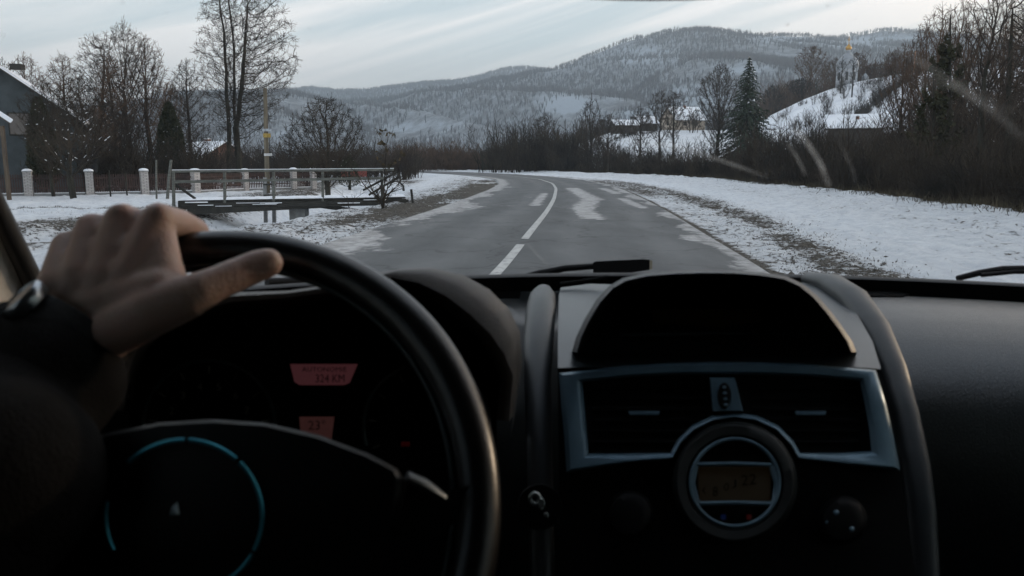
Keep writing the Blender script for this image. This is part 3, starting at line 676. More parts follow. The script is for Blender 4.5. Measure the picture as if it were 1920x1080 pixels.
TL2 = dict(cb=.16, nat=1200, leader=.84, peak=.5, steps=46, twigs=2, upb=.05, shell=1.0, rise=.9, tl=1.1)
RND = dict(cb=.20, nat=1300, peak=.52, steps=34, twigs=3, upb=.02, tl=1.0, shell=1.0, rise=.75)
FAR = dict(cb=.20, nat=520, leader=.4, peak=.58, steps=34, twigs=2, upb=.05, shell=1.0, rise=1.1)
TWO = dict(TALL, k=(54, 13, 7), ratio=(.31, .46, .42), start=(.16, .12, .1), ang=(58, 42, 42), up=(.0, .06, .03, .02), wig=(.012, .085, .12, .16))
put(440, 66, -75, 188, 41, TW, "tallest leafless tree, twin dark trunks rising out of the picture behind the fence", r=.30, snow=.05, tmat=MBARKG, lv_mat=MTWIGD)
GL = "leafless trees on the left"
for a in ((196, 66, 60, 112, 3, TL2, "leafless garden tree standing left of the highest broad crowned one"), (133, 64, 98, 95, 4, TL2, "leafless garden tree rising over the right roof end of the barn"),
          (250, 68, 36, 118, 5, FAN, "broad crowned leafless tree highest of the row left of the dark column evergreen"), (288, 70, 62, 92, 6, FAN, "many limbed leafless tree fanning upward just left of the column evergreen"),
          (362, 74, 108, 88, 7, TL2, "thin leafless tree between the column evergreen and the twin trunks"), (62, 85, 100, 90, 8, FAN, "pale leafless tree behind the snowy barn roof"), (8, 95, 92, 80, 9, FAN, "leafless tree top above the barn ridge at the far left"),
          (224, 62, 96, 80, 10, TL2, "leafless tree with rusty twigs between the broad crowned tree and its left neighbour"), (186, 57, 196, 84, 12, FAN, "snow flecked fruit tree behind the brick pillar fence"), (238, 60, 205, 76, 13, FAN, "low snow flecked tree between two brick pillars"), (322, 80, 150, 66, 14, FAN, "faint leafless tree directly behind the column evergreen")):
    put(*a, group=GL, snow=.10 if a[1] < 70 else 0, lv_mat=MTWIG if a[4] % 2 else MTWIGR)
put(136, 43, 186, 165, 77, dict(cb=.24, nat=650, peak=.5, steps=32, twigs=2, upb=.03, tl=.9, shell=.8, rise=.6), "short crooked dark tree with snow on its limbs in front of the fence", r=.17, snow=.12, tmat=MBARKG, lv_mat=MTWIGD)
put(98, 46, 150, 110, 15, dict(FAN, nat=900, cb=.16), "dark spreading fruit tree standing before the barn gable left of the crooked tree", snow=.06, tmat=MBARKG, lv_mat=MTWIGD)
put(162, 52, 140, 120, 16, dict(FAN, nat=900, cb=.16), "dark bushy tree with snow specks behind the second brick pillar", snow=.06, tmat=MBARKG, lv_mat=MTWIGD)
put(614, 50, 180, 165, 90, RND, "round spreading leafless tree on a short trunk behind the footbridge railing", r=.17, snow=.03, tmat=MBARKG, lv_mat=MTWIGD)
MLEAF = mat("dry_leaves", (.10, .075, .045), .9, (.05, .045, .03), 4, spec=.2)
put(716, 27.5, 308, 84, 55, dict(SHRB, k=(8, 8, 4), tip=.6), "dark leafless bush at the right end of the footbridge", r=.05, cat='bush', tmat=MBARKG, lv_mat=MTWIGD, snow=.03)
t = put(716, 28.5, 232, 72, 56, dict(TALL, k=(11, 4, 3), ratio=(.34, .4, .4), start=(.45, .3, .2), n=(8, 4, 3, 2), tip=.18), "thin sapling holding its last brown leaves above the bridge end", r=.032, tmat=MBARKG, lv_mat=MTWIGD, leaves=46, leafmat=MLEAF, lsize=.11, levels=3)
put(655, 26.5, 345, 70, 58, dict(SHRB, k=(5, 5, 3), ratio=(.9, .45, .42)), "small twiggy bush in front of the bridge beams", r=.02, cat='bush', tmat=MBARKG, lv_mat=MTWIGD)
GR = "leafless trees on the right"
for a in ((1343, 120, 116, 84, 21, FAN, "wide leafless tree standing left of the dark spruce"), (1236, 135, 166, 62, 22, FAR, "leafless tree in front of the snowy roofed house gable"), (1262, 140, 168, 46, 23, dict(FAR, leader=.8), "slim leafless tree in front of the snowy roofed house roof"),
          (1198, 128, 196, 50, 24, FAR, "leafless tree before the low snowy sheds"), (1107, 118, 177, 48, 25, FAR, "pale lone leafless tree rising above the middle thicket"), (1020, 130, 210, 66, 26, FAR, "bushy leafless tree topping the thicket nearest the bend"),
          (1140, 95, 214, 60, 27, FAR, "dark low tree over the thicket below the snowy sheds"), (1838, 34, -50, 150, 31, dict(FAN, nat=520), "big forked leafless tree crossing the sky at the right edge"), (1893, 40, -40, 90, 32, TL2, "tall tree with bunched twigs in the upper right corner"),
          (1932, 36, -70, 90, 33, TL2, "last tree cut off by the right edge of the view"), (1742, 52, 4, 110, 34, FAN, "pale fine twigged tree left of the dark leaved one"), (1716, 60, 38, 92, 35, FAN, "feathery leafless tree at the foot of the church hill"), (1800, 58, 20, 90, 37, FAN, "leafless tree between the dark pine and the big forked tree"), (1780, 56, -6, 120, 39, FAN, "finely branched tree directly behind the dark pine"), (1858, 64, -12, 130, 40, FAN, "hazy tall tree behind the forked tree at the right"), (1912, 50, -30, 130, 43, TL2, "leafless tree filling the sky in the far upper right corner"), (1680, 66, 78, 80, 44, FAN, "small feathery tree left of the pale fine twigged tree"), (1870, 56, 30, 100, 38, FAN, "finely branched tree behind the bunched tree at the right edge")):
    put(*a, group=GR, snow=.03 if a[1] < 45 else 0, lv_mat=MTWIG if a[4] < 34 else MTWIGR, tmat=MBARKG if a[4] > 30 else MBARK)
MPIN = mat("pine_needles", (.030, .036, .020), .9, (.05, .045, .025), 3, spec=.2)
put(1775, 46, 22, 58, 61, dict(TALL, k=(24, 7, 4), ratio=(.24, .4, .4), start=(.3, .15, .1), ang=(60, 40, 40)), "dark pine with clumped foliage among bare trees at upper right", lv_mat=MTWIGD, tmat=MBARKG, leaves=1700, leafmat=MPIN, lsize=.17)
put(1742, 42, 128, 62, 62, dict(TALL, k=(20, 7, 4), ratio=(.30, .4, .4), start=(.1, .15, .1), ang=(60, 40, 40)), "low dark evergreen bush right of the church hill", cat='bush', lv_mat=MTWIGD, tmat=MBARKG, leaves=1500, leafmat=MPIN, lsize=.14)
GC = "trees around the church"
for px, Y, tp, wd_, sd_, lb, zz in ((1478, 262, 150, 60, 71, "reddish bare tree left of the church on the far side of the hill", -6), (1512, 250, 84, 72, 72, "tall reddish bare tree behind the left slope of the church hill", -2), (1556, 262, 108, 50, 73, "bare tree just behind the left wall of the church", -2),
      (1594, 240, 98, 44, 74, "bare tree directly behind the gilded cupola", -1), (1628, 240, 118, 44, 75, "low wide bare tree right of the small dome", -1), (1662, 238, 94, 44, 76, "bare tree on the hilltop left of the orange post", -1), (1702, 238, 92, 48, 77, "bushy bare tree around the orange post", -1),
      (1567, 216, 106, 26, 78, "dark bare tree in front of the left church wall", 0), (1589, 208, 102, 20, 79, "dark narrow tree leaning in front of the church dome", 0), (1442, 246, 158, 64, 80, "bare tree at the foot of the hill beside the spruce", -8), (1494, 240, 146, 56, 81, "dark bare bush low on the left slope of the hill", -2)):
    X = at(px, Y); put(px, Y, tp, wd_, sd_, (dict(FAR, nat=110) if sd_ in (78, 79) else FAR), lb, z=(mound_z(X, Y) if Y < 232 else mound_z(X, 228) + zz) - .3, group=GC, lv_mat=MTWIGR if sd_ < 78 else MTWIGD)

# ------------------------------------------------------------------ evergreens
MNEED = mat("spruce_needles", (.022, .036, .024), .8, (.045, .062, .040), 3.0, spec=.25)
MTHUJA = mat("thuja_foliage", (.020, .026, .016), .85, (.045, .045, .025), 3.0, spec=.2)
def foliage_mesh(Q, SN, m_, root):
    A_ = np.array(list(Q) + list(SN)); me = mesh_np('foliage', A_, np.arange(len(A_)).reshape(-1, 3)); link('foliage', me, m_, root); me.materials.append(MSNOWB)
    mi = np.zeros(len(A_) // 3, dtype=np.int32); mi[len(Q) // 3:] = 1; me.polygons.foreach_set('material_index', mi)
def spruce(seed, H, rad, name='spruce', whorls=34, nb=11, per=13, snow=.10):
    r = np.random.RandomState(seed); root = empty(name); tb = MB()
    tb.tube([(0, 0, -.3), (0, 0, H * .5), (0, 0, H)], [H * .022, H * .012, .01], 8); tb.build('trunk', MBARKG, root, True)
    Q = []; SN = []
    for wi in range(whorls):
        f = wi / (whorls - 1); z = H * (.06 + .92 * f); Rr = rad * (1 - f) ** .85 * r.uniform(.82, 1.15) + .10
        for b in range(nb):
            az = r.uniform(0, 2 * np.pi); L_ = Rr * r.uniform(.65, 1.12)
            n = max(3, int(per * (L_ / rad) + 2))
            for k in range(n):
                g = (k + r.uniform(0, 1)) / n; rr = L_ * g
                c = np.array([math.cos(az) * rr, math.sin(az) * rr, z + H * .03 * (1 - f) - L_ * .33 * g ** 1.3 + .05 * r.randn()])
                out_ = np.array([math.cos(az + r.normal(0, .7)), math.sin(az + r.normal(0, .7)), r.normal(-.25, .25)]); out_ /= np.linalg.norm(out_)
                sd_ = np.cross(out_, (0, 0, 1)) * 1.0 + np.array([0, 0, r.normal(0, .6)]); sd_ /= np.linalg.norm(sd_)
                s = H * .030 * r.uniform(.6, 1.2) * (1.15 - .5 * f)
                Q += [c - out_ * s * .3 + sd_ * s * .28, c - out_ * s * .3 - sd_ * s * .28, c + out_ * s - sd_ * s * .06 - np.array([0, 0, s * .35])]
                if k == n - 1 and r.rand() < snow:
                    c2 = c + np.array([0, 0, .08]); w2 = s * .55
                    for q in range(3): SN += [c2 + out_ * w2 + r.normal(0, .03, 3), c2 - out_ * w2 + sd_ * w2 * .5, c2 - out_ * w2 * .6 - sd_ * w2 * .6 + (0, 0, .05 * q)]
    foliage_mesh(Q, SN, MNEED, root)
    return root
t = spruce(5, 17.3, 5.5, per=23, nb=17, whorls=46); place(t, at(1396, 118), 118, gz(at(1396, 118), 118) - .3, label="dark green spruce with snow patches rising above the right thicket")
t = spruce(6, 5.5, 1.6, whorls=16, nb=8, per=8, snow=0); X = at(1522, 238); place(t, X, 238, mound_z(X, 225) - 1.5, label="small dark conifer left of the church behind the hill slope")
t = spruce(7, 3.2, 1.3, whorls=12, nb=8, per=8, snow=0); place(t, at(905, 122), 122, label="small dark conifer among the brown bushes at the road bend")
def thuja(seed, H, rad, n=5200, lumps=.18, snow=26):
    r = np.random.RandomState(seed); root = empty('columnar_evergreen'); MB().tube([(0, 0, -.2), (0, 0, H * .6)], [.13, .06], 8).build('trunk', MBARKG, root, True)
    u = r.uniform(0, 1, n) ** .9; az = r.uniform(0, 2 * np.pi, n); prof = np.clip(u / .12, 0, 1) ** .5 * (1 - np.clip((u - .30) / .70, 0, 1) ** 1.9) ** .75
    rr = rad * prof * (1 - lumps * fbm(az * 2, u * 9, 3, seed) * 1.5) * r.uniform(.55, 1.05, n) ** .4
    c = np.stack([rr * np.cos(az), rr * np.sin(az), H * (.07 + .93 * u)], 1)
    d = np.stack([np.cos(az) * .45, np.sin(az) * .45, np.ones(n)], 1) + r.normal(0, .3, (n, 3)); d /= np.linalg.norm(d, axis=1)[:, None]
    s_ = np.cross(d, r.normal(0, 1, (n, 3))); s_ /= np.linalg.norm(s_, axis=1)[:, None]; L_ = H * .045 * r.uniform(.5, 1.3, (n, 1))
    V = np.stack([c - s_ * L_ * .28, c + s_ * L_ * .28, c + d * L_], 1).reshape(-1, 3)
    VQ = V
    k = r.randint(0, n, snow); V = []
    for i in k:
        cc = c[i] * np.array([1.05, 1.05, 1]); w_ = H * .012 * r.uniform(.5, 1.3)
        V += [cc + (w_, 0, 0), cc + (-w_, w_, .02), cc + (-w_, -w_, 0), cc + (w_, w_ * .5, w_ * .6), cc + (-w_ * .7, 0, w_ * .7), cc + (0, -w_, w_ * .1)]
    foliage_mesh(VQ, V, MTHUJA, root)
    return root
t = thuja(1, 6.3, 1.1); place(t, at(324, 62), 62, label="dark column shaped evergreen between the left trees and the twin trunks")
t = thuja(2, 5.7, 1.05, lumps=.3); place(t, at(84, 50), 50, label="dark evergreen shrub in front of the barn gable wall")
t = thuja(3, 2.6, 1.1, n=2200, lumps=.4, snow=14); place(t, at(655, 62), 62, label="low dark evergreen bush right of the round spreading tree", cat='bush')
t = thuja(4, 2.4, 1.0, n=2000, lumps=.4, snow=14); place(t, at(575, 63), 63, label="low dark evergreen bush left of the round spreading tree", cat='bush')

# ------------------------------------------------------------------ thickets (uncountable brush)
def brush_template(seed, stems=11, side=6):
    rng = random.Random(seed); out = []
    for i in range(stems):
        a = rng.uniform(0, 6.28); r_ = rng.uniform(0, .22); ln = rng.uniform(.55, 1.05); sp = rng.uniform(.02, .45)
        C = dict(n=(5, 3, 2), wig=(.09, .16, .2), up=(.04, .05, .0), k=(side, 3), start=(.2, .15), ang=(36, 38), ratio=(.38, .5), rmin=.0016, rl=.008, shape=lambda t: 1 - .5 * t, tip=.3)
        grow(out, rng, (r_ * math.cos(a), r_ * math.sin(a), -.05), norm((math.cos(a) * sp, math.sin(a) * sp, 1)), ln, .0075, 0, C)
    return np.array(out)
BT = [brush_template(900 + i) for i in range(7)]
def thicket(name, pts, m, label, group=None, mn=.008, seed=0):
    r = np.random.RandomState(seed); VV = []; FF = []; b = 0
    per_t = [[] for _ in BT]
    for (x, y, z, h) in pts:
        k = r.randint(len(BT)); S = BT[k][:, :8].copy(); a = r.uniform(0, 6.28); c, s = math.cos(a), math.sin(a); wdt = h * r.uniform(.8, 1.3)
        for o in (0, 3):
            X = S[:, o].copy(); Y = S[:, o + 1].copy(); S[:, o] = (X * c - Y * s) * wdt + x; S[:, o + 1] = (X * s + Y * c) * wdt + y; S[:, o + 2] = S[:, o + 2] * h + z
        S[:, 6:8] *= h; per_t[k].append(S)
    S = np.concatenate([np.concatenate(q) for q in per_t if q])
    V, F = seg_mesh(name, S, (3, 3, 4), mn)
    o = link(name, mesh_np(name, V, F), m); return tag(o, label, 'thicket', group, 'stuff')
rs = np.random.RandomState(8)
def band(n, y0, y1, o0, o1, h0, h1, pw=1.0):
    pts = []
    for i in range(n):
        Y = y0 * (y1 / y0) ** rs.rand() ; o = o0 + (o1 - o0) * rs.rand() ** pw; X = float(Xe(Y)) + o
        h = (h0 + (h1 - h0) * rs.rand()) * (.75 + .5 * fbm(np.array([X * .25]), np.array([Y * .25]), 2, 4)[0])
        pts.append((X, Y, gz(X, Y) - .1, h))
    return pts
thicket('thicket', band(330, 15, 60, .5, 9, 2.0, 3.9) + band(150, 15, 60, .1, 2.0, .7, 1.5), MTWIGD, "dense brown leafless thicket along the right snowy verge", mn=.008)
thicket('thicket', band(230, 55, 135, .8, 14, 2.6, 4.8) + band(90, 50, 120, .2, 2, .8, 1.6), MTWIGD, "dark thicket behind the verge on the outside of the bend", mn=.014, seed=1)
pts = []
for i in range(120):      # tall clump 940..1200
    Y = rs.uniform(112, 140); px = rs.uniform(925, 1235); X = at(px, Y); hh = 9.0 * math.sin(math.pi * min(1, max(.1, (px - 905) / 300)) ** .6) ** .5 * rs.uniform(.65, 1.05)
    pts.append((X, Y, gz(X, Y) - .1, max(hh, 3)))
thicket('thicket', pts, MTWIGD, "tallest dark clump of the thicket in the middle distance", mn=.022, seed=2)
pts = []
for i in range(230):
    Y = rs.uniform(135, 175); px = rs.uniform(735, 960); X = at(px, Y); pts.append((X, Y, gz(X, Y) - .1, rs.uniform(3.0, 5.6)))
thicket('thicket', pts, MTWIGR, "reddish brown bushes beyond the far end of the road", mn=.025, seed=3)
pts = []
for i in range(240):
    Y = rs.uniform(80, 130); px = rs.uniform(330, 780); X = at(px, Y); pts.append((X, Y, gz(X, Y) - .1, rs.uniform(2.2, 4.6)))
thicket('thicket', pts, MTWIG, "brown brush behind the picket fence and the round tree", mn=.018, seed=4)
pts = []
for i in range(230):
    Y = rs.uniform(53, 78); px = rs.uniform(-60, 400); X = at(px, Y); pts.append((X, Y, gz(X, Y) - .1, rs.uniform(2.0, 4.6)))
thicket('thicket', pts, MTWIGD, "dark garden brush between the barn and the column evergreen", mn=.014, seed=5)
pts = []
for i in range(260):   # rising ground behind the right thicket
    Y = rs.uniform(62, 150); px = rs.uniform(1400, 1990); X = at(px, Y); pts.append((X, Y, (gz(X, Y) if Y < 128 or px < 1440 else mound_z(X, Y)) - .1, rs.uniform(3.4, 6.6) + (2.0 if 1500 < px < 1680 and Y > 90 else 0)))
thicket('thicket', pts, MTWIG, "brown brush climbing towards the snowy church hill", mn=.016, seed=6)
pts = []
for i in range(75):
    Y = rs.uniform(104, 134); px = rs.uniform(1515, 1700); X = at(px, Y); z_ = gz(X, Y) if Y < 128 else min(gz(X, Y), mound_z(X, Y)); pts.append((X, Y, z_ - .1, max(2., ztop(px, rs.uniform(224, 240) if px < 1575 else rs.uniform(236, 262), Y) - z_)))
thicket('thicket', pts, MTWIG, "brown brush screening the walls of the broad snowy roof", mn=.014, seed=12)
pts = []
for i in range(100):   # diagonal hedge on the mound
    f = rs.rand(); px = 1490 + (1712 - 1490) * f + rs.normal(0, 3); yg = 222 - (222 - 140) * f ** .9
    Y = 150 + 68 * f; X = at(px, Y); pts.append((X, Y, mound_z(X, Y) - .2, rs.uniform(1.8, 3.6)))
thicket('hedge', pts, MTWIG, "dark diagonal hedge running up the snowy church hill", mn=.03, seed=7)
pts = []
for i in range(330):   # scrub scattered over the mound
    px = rs.uniform(1440, 1740); Y = rs.uniform(150, 222); X = at(px, Y)
    if fbm(np.array([X * .12]), np.array([Y * .12]), 2, 5)[0] < .47: continue
    pts.append((X, Y, mound_z(X, Y) - .2, rs.uniform(1.2, 4.5)))
thicket('scrub', pts, MTWIG, "sparse brown scrub scattered over the snowy church hill", mn=.016, seed=11)
pts = []
for i in range(210):  # upper right wood behind
    Y = rs.uniform(45, 75); px = rs.uniform(1730, 2050); X = at(px, Y); pts.append((X, Y, gz(X, Y) - .1, rs.uniform(4.5, 9.5)))
thicket('thicket', pts, MTWIG, "tall grey brown brush under the trees at the right edge", mn=.012, seed=8)
pts = []
for i in range(110):  # woods behind mound
    Y = rs.uniform(236, 300); px = rs.uniform(1420, 1760); X = at(px, Y); pts.append((X, Y, mound_z(X, 228) - 7, rs.uniform(10, 16)))
thicket('thicket', pts, MTWIGR, "reddish woods on the far side of the church hill", mn=.05, seed=9)
pts = []
for i in range(260):
    Y = rs.uniform(170, 420); px = rs.uniform(560, 1400); X = at(px, Y); pts.append((X, Y, gz(X, Y) - .1, rs.uniform(4, 8) * (Y / 250) ** .4))
thicket('thicket', pts, MTWIG, "distant valley brush below the mountain", mn=.05, seed=10)
# dry grass and clods on the verges
def blades(name, n, fn, label, m, h0, h1, w_):
    r = np.random.RandomState(n); P_ = []
    x, y = fn(r, n); z = ground_z(x, y); a = r.uniform(0, 6.28, n); h = r.uniform(h0, h1, n); dx = np.cos(a) * w_; dy = np.sin(a) * w_; lx = r.normal(0, .45, n) * h; ly = r.normal(0, .45, n) * h
    V = np.stack([np.stack([x - dx, y - dy, z - .02], 1), np.stack([x + dx, y + dy, z - .02], 1), np.stack([x + lx, y + ly, z + h], 1)], 1).reshape(-1, 3)
    tag(link(name, mesh_np(name, V, np.arange(len(V)).reshape(-1, 3)), m), label, 'grass', None, 'stuff')
MGRASS = mat("dry_grass", (.095, .078, .052), .9, (.045, .04, .028), 3, spec=.15)
def f1(r, n):
    y = 10 * (60 / 10) ** r.rand(n); o = interp(y, [9, 12, 19, 33, 60, 90], [4.75, 4.9, 5.6, 5.9, 5.6, 5.2]) + r.normal(0, .45, n) * (1 + y * .01); return Xc(y) + o, y
blades('dry_grass', 3500, f1, "sparse dry grass in the gravel strip of the right verge", MGRASS, .02, .06, .006)
def f2(r, n):
    y = 13 * (130 / 13) ** r.rand(n); return Xe(y) + r.normal(.2, .45, n), y
blades('dry_grass', 6000, f2, "dry grass tufts on the snowy lip before the right thicket", MGRASS, .10, .45, .012)
def f3(r, n):
    y = r.uniform(16, 36, n); x = r.uniform(-24, -9, n); k = fbm(x * .9, y * .9, 3, 3) > .52; y = np.where(k, y, 34); x = np.where(k, x, r.uniform(-24, -13, n)); return x, y
blades('dry_grass', 3000, f3, "withered grass poking from the snowy left bank", MGRASS, .03, .12, .008)
def stones(n, fn, label, seed):
    r = np.random.RandomState(seed); x, y = fn(r, n); z = ground_z(x, y); s = r.uniform(.006, .020, n) * (1 + (r.rand(n) > .97) * 1.2)
    o = np.array([(1, 0, 0), (0, 1, 0), (-1, 0, 0), (0, -1, 0), (0, 0, .8), (0, 0, -.6)]); V = (o[None] * (1 + r.normal(0, .25, (n, 6, 3)))) * s[:, None, None] + np.stack([x, y, z + s * .3], 1)[:, None]
    T = np.array([(0, 1, 4), (1, 2, 4), (2, 3, 4), (3, 0, 4), (1, 0, 5), (2, 1, 5), (3, 2, 5), (0, 3, 5)]); F = (np.arange(n)[:, None, None] * 6 + T[None]).reshape(-1, 3)
    tag(link('gravel', mesh_np('gravel', V.reshape(-1, 3), F), mat('stone', (.06, .056, .05), .9, (.13, .12, .11), 9)), label, 'gravel', None, 'stuff')
stones(2600, f1, "dark gravel scattered in the snow beside the right road edge", 4)
def f4(r, n): y = 12 * (60 / 12) ** r.rand(n); return Xc(y) - HW - r.uniform(.1, 3.2, n), y
stones(3600, f4, "dark gravel on the left shoulder inside the bend", 5)

# ------------------------------------------------------------------ fence, footbridge, pole
MBRICKW = None
def brick_mat():
    m = bpy.data.materials.new("white_brick"); m.use_nodes = True; t = m.node_tree; b = t.nodes['Principled BSDF']
    ge = t.nodes.new('ShaderNodeTexCoord'); mp = t.nodes.new('ShaderNodeMapping'); mp.inputs['Rotation'].default_value = (R(90), 0, 0)
    t.links.new(ge.outputs['Object'], mp.inputs[0])
    br = t.nodes.new('ShaderNodeTexBrick'); br.inputs['Scale'].default_value = 1.0; br.inputs['Brick Width'].default_value = .25; br.inputs['Row Height'].default_value = .085; br.inputs['Mortar Size'].default_value = .012
    br.inputs['Color1'].default_value = (.52, .50, .48, 1); br.inputs['Color2'].default_value = (.40, .38, .37, 1); br.inputs['Mortar'].default_value = (.17, .16, .155, 1)
    t.links.new(mp.outputs[0], br.inputs['Vector']); t.links.new(br.outputs[0], b.inputs['Base Color']); b.inputs['Roughness'].default_value = .9
    return m
MBR = brick_mat()
MPICK = mat("brown_pickets", (.060, .032, .026), .8, (.030, .018, .016), 3)
MWGREY = mat("weathered_timber", (.135, .14, .125), .9, (.07, .075, .068), 5, bump=.4, bscale=30, stretch=(1, 1, 4))
MWDARK = mat("wet_dark_timber", (.030, .029, .024), .85, (.015, .015, .013), 4, bump=.5, bscale=20)
MCONC = mat("grey_concrete", (.24, .25, .25), .9, (.15, .155, .155), 4, bump=.4, bscale=25)
def pil(px, y): return np.array([at(px, y), y])
ppx = [(-125, 44.5), (-63, 45.3), (52, 46.2), (167, 47.6), (270, 49.3), (366, 51.2), (459, 55.5), (550, 58.0), (587, 59.2)]
pp = [pil(*q) for q in ppx]
PL = ["cut off by the left frame edge", "outside the left frame edge", "beside the dark evergreen shrub at far left", "just right of the crooked front tree", "between barn trees and the leaning wooden post", "at the left end of the bridge railing",
      "between twin trunk tree and utility pole", "right of the utility pole", "at the far right end of the fence"]
for i, p in enumerate(pp):
    if i < 2: continue
    z = gz(*p) - .05; w_ = .42 if i < 6 else .36; h = 1.42
    r_ = empty("fence_pillar", (p[0], p[1], z)); 
    d = (pp[min(i + 1, 8)] - pp[max(i - 1, 0)]); d /= np.linalg.norm(d); ax = ((d[0], d[1], 0), (-d[1], d[0], 0), (0, 0, 1))
    MB().box((p[0], p[1], z + h / 2), (w_, w_, h), ax).build('shaft', MBR, r_)
    MB().box((p[0], p[1], z + h + .03), (w_ + .08, w_ + .08, .06), ax).build('cap', MCONC, r_)
    MB().loft([[(p[0] + s * (a_ * ax[0][0] + b_ * ax[1][0]) * (w_ + .06) / 2, p[1] + s * (a_ * ax[0][1] + b_ * ax[1][1]) * (w_ + .06) / 2, z + h + .062 + zz) for a_, b_ in ((1, 1), (0, 1.15), (-1, 1), (-1.15, 0), (-1, -1), (0, -1.15), (1, -1), (1.15, 0))] for s, zz in ((.98, 0), (.95, .06), (.7, .11), (.3, .14))], cap1=True).build('snow_cap', MSNOWB, r_, True)
    tag(r_, "white brick fence pillar with snow cap " + PL[i], 'fence pillar', "brick pillars of the fence")
FLB = ["section left of the first visible pillar", "section behind the dark evergreen shrub and crooked tree", "section between second and third pillar", "section behind the two thin wooden posts", "section left of the twin trunks behind the railing", "section between twin trunks and utility pole", "short last section right of the utility pole"]
for i in range(1, 8):
    a, b = pp[i], pp[i + 1]; Ln = np.linalg.norm(b - a); d = (b - a) / Ln; s0, s1 = .26, Ln - .26
    mid = (a + b) / 2; r_ = empty("picket_fence", (mid[0], mid[1], gz(*mid))); m = MB(); k = s0 + .05
    zz = lambda s: -.50 + 0 * s
    z0 = max(gz(*a), gz(*b)) + .16
    while k < s1 - .04:
        q = a + d * k; m.box((q[0], q[1], z0 + .53), (.075, .02, 1.02), ((d[0], d[1], 0), (-d[1], d[0], 0), (0, 0, 1)))
        m.add([(q[0] + d[0] * t_, q[1] + d[1] * t_, z0 + h_) for t_, h_ in ((-.037, 1.042), (.037, 1.042), (0, 1.10))], [(0, 1, 2)]); k += .125
    m.build('pickets', MPICK, r_)
    for h_ in (.30, .85):
        pa, pb = a + d * s0, a + d * s1
        MB().beam((pa[0] + d[1] * .035, pa[1] - d[0] * .035 + .0, z0 + h_), (pb[0] + d[1] * .035, pb[1] - d[0] * .035, z0 + h_), .035, .07).build('rail', MPICK, r_)
    pa, pb = a + d * s0, a + d * s1
    MB().beam((pa[0], pa[1], z0 - .16), (pb[0], pb[1], z0 - .16), .22, .28).build('plinth', MCONC, r_)
    MB().beam((pa[0], pa[1], z0 + .005), (pb[0], pb[1], z0 + .005), .2, .04).build('snow_on_plinth', MSNOWB, r_, bevel=.015)
    tag(r_, "brown picket fence " + FLB[i - 1], 'fence', "picket fence sections")
# two wooden posts by the fence
for (px, y0, y1, dx, Y, lb) in ((293, 300, 366, 0, 43, "thin green grey post left of the leaning one near the fence"), (313, 300, 364, 8, 42, "leaning weathered wooden post at the left end of the footbridge")):
    b = W(px, y1, Y); t_ = W(px + dx, y0, Y); o = MB().tube([b - (0, 0, .3), (b + t_) / 2, t_], [.085, .08, .07] if dx else [.05, .05, .045], 8).build('wooden_post', MWGREY, None, True); tag(o, lb, 'post')
for (px, Y, h, lb) in ((12, 45, 2.2, "thin green post at the far left edge before the barn"), (205, 46, 1.5, "thin dark post right of the second brick pillar"), (236, 46.5, 1.4, "thin dark stake before the picket fence left of the third pillar")):
    x_ = at(px, Y); z_ = gz(x_, Y); tag(MB().tube([(x_, Y, z_ - .2), (x_, Y, z_ + h)], .045, 8).build('post', MBARKG, None, True), lb, 'post')
# footbridge
def br(px, py): # on the slightly receding line of the bridge
    f = (px - 335) / 425.; return W(px, py, 29.5 + 2.2 * f)
root = empty('footbridge', br(545, 380)); BA = br(333, 376); BB = br(762, 369)
bd = (BB - BA); bd /= np.linalg.norm(bd); bn = np.array([-bd[1], bd[0], 0]); bn /= np.linalg.norm(bn)   # bn points away from the camera
Lb = np.linalg.norm(BB - BA)
m = MB(); k = 0; rr = random.Random(3)
while k < Lb - .16:
    c = BA + bd * (k + .08) + bn * .75 + np.array([0, 0, -.04 + rr.uniform(-.008, .008)]); m.box(c, (.15, 1.5 + rr.uniform(-.06, .06), .05), (bd, bn, (0, 0, 1))); k += .165
m.build('deck', MWDARK, root)
ls = []
for i in range(40):
    f = i / 39; c = BA + bd * (.05 + (Lb - .1) * f); h = .035 + .03 * rr.random(); e1 = rr.uniform(-.03, .04)
    ls.append([tuple(c + bn * (e1)), tuple(c + bn * (.02 + e1) + (0, 0, h)), tuple(c + bn * .7 + (0, 0, h + .02)), tuple(c + bn * 1.45 + (0, 0, h)), tuple(c + bn * 1.5)])
MB().loft(ls, closed=False).build('deck_snow', MSNOWB, root, True)
for s in (.08, 1.3):
    MB().beam(BA + bn * s + (0, 0, -.20), BB + bn * s + (0, 0, -.20), .16, .25).build('stringer', MWDARK, root, bevel=.015)
for (a, ya, b, yb, s, w_) in ((352, 396, 612, 383, .0, .26), (372, 391, 560, 381, 1.0, .2), (560, 381, 690, 399, .3, .16), (596, 380, 668, 372, .6, .14)):
    MB().beam(br(a, ya) + bn * s, br(b, yb) + bn * s, .2, w_).build('brace', MWDARK, root, bevel=.012)
lr = random.Random(12)
for k_ in range(9):
    u0 = 340 + k_ * 46 + lr.uniform(-8, 8); u1 = u0 + lr.uniform(60, 120); yy_ = 386 - (u0 - 335) * .012 + lr.uniform(-3, 4)
    MB().beam(br(u0, yy_) - bn * lr.uniform(.04, .12), br(min(u1, 766), yy_ - lr.uniform(-1.5, 3)) - bn * lr.uniform(.04, .12), .10, lr.uniform(.10, .17)).build('log', MWDARK, root, bevel=.02)
    u2 = lr.uniform(345, 700); y2_ = 379 - (u2 - 335) * .016 + lr.uniform(0, 9); MB().beam(br(u2, y2_) - bn * .16, br(u2 + lr.uniform(14, 60), y2_ - .5) - bn * .16, .06, lr.uniform(.015, .035)).build('snow_streak', MSNOWB, root, bevel=.006)
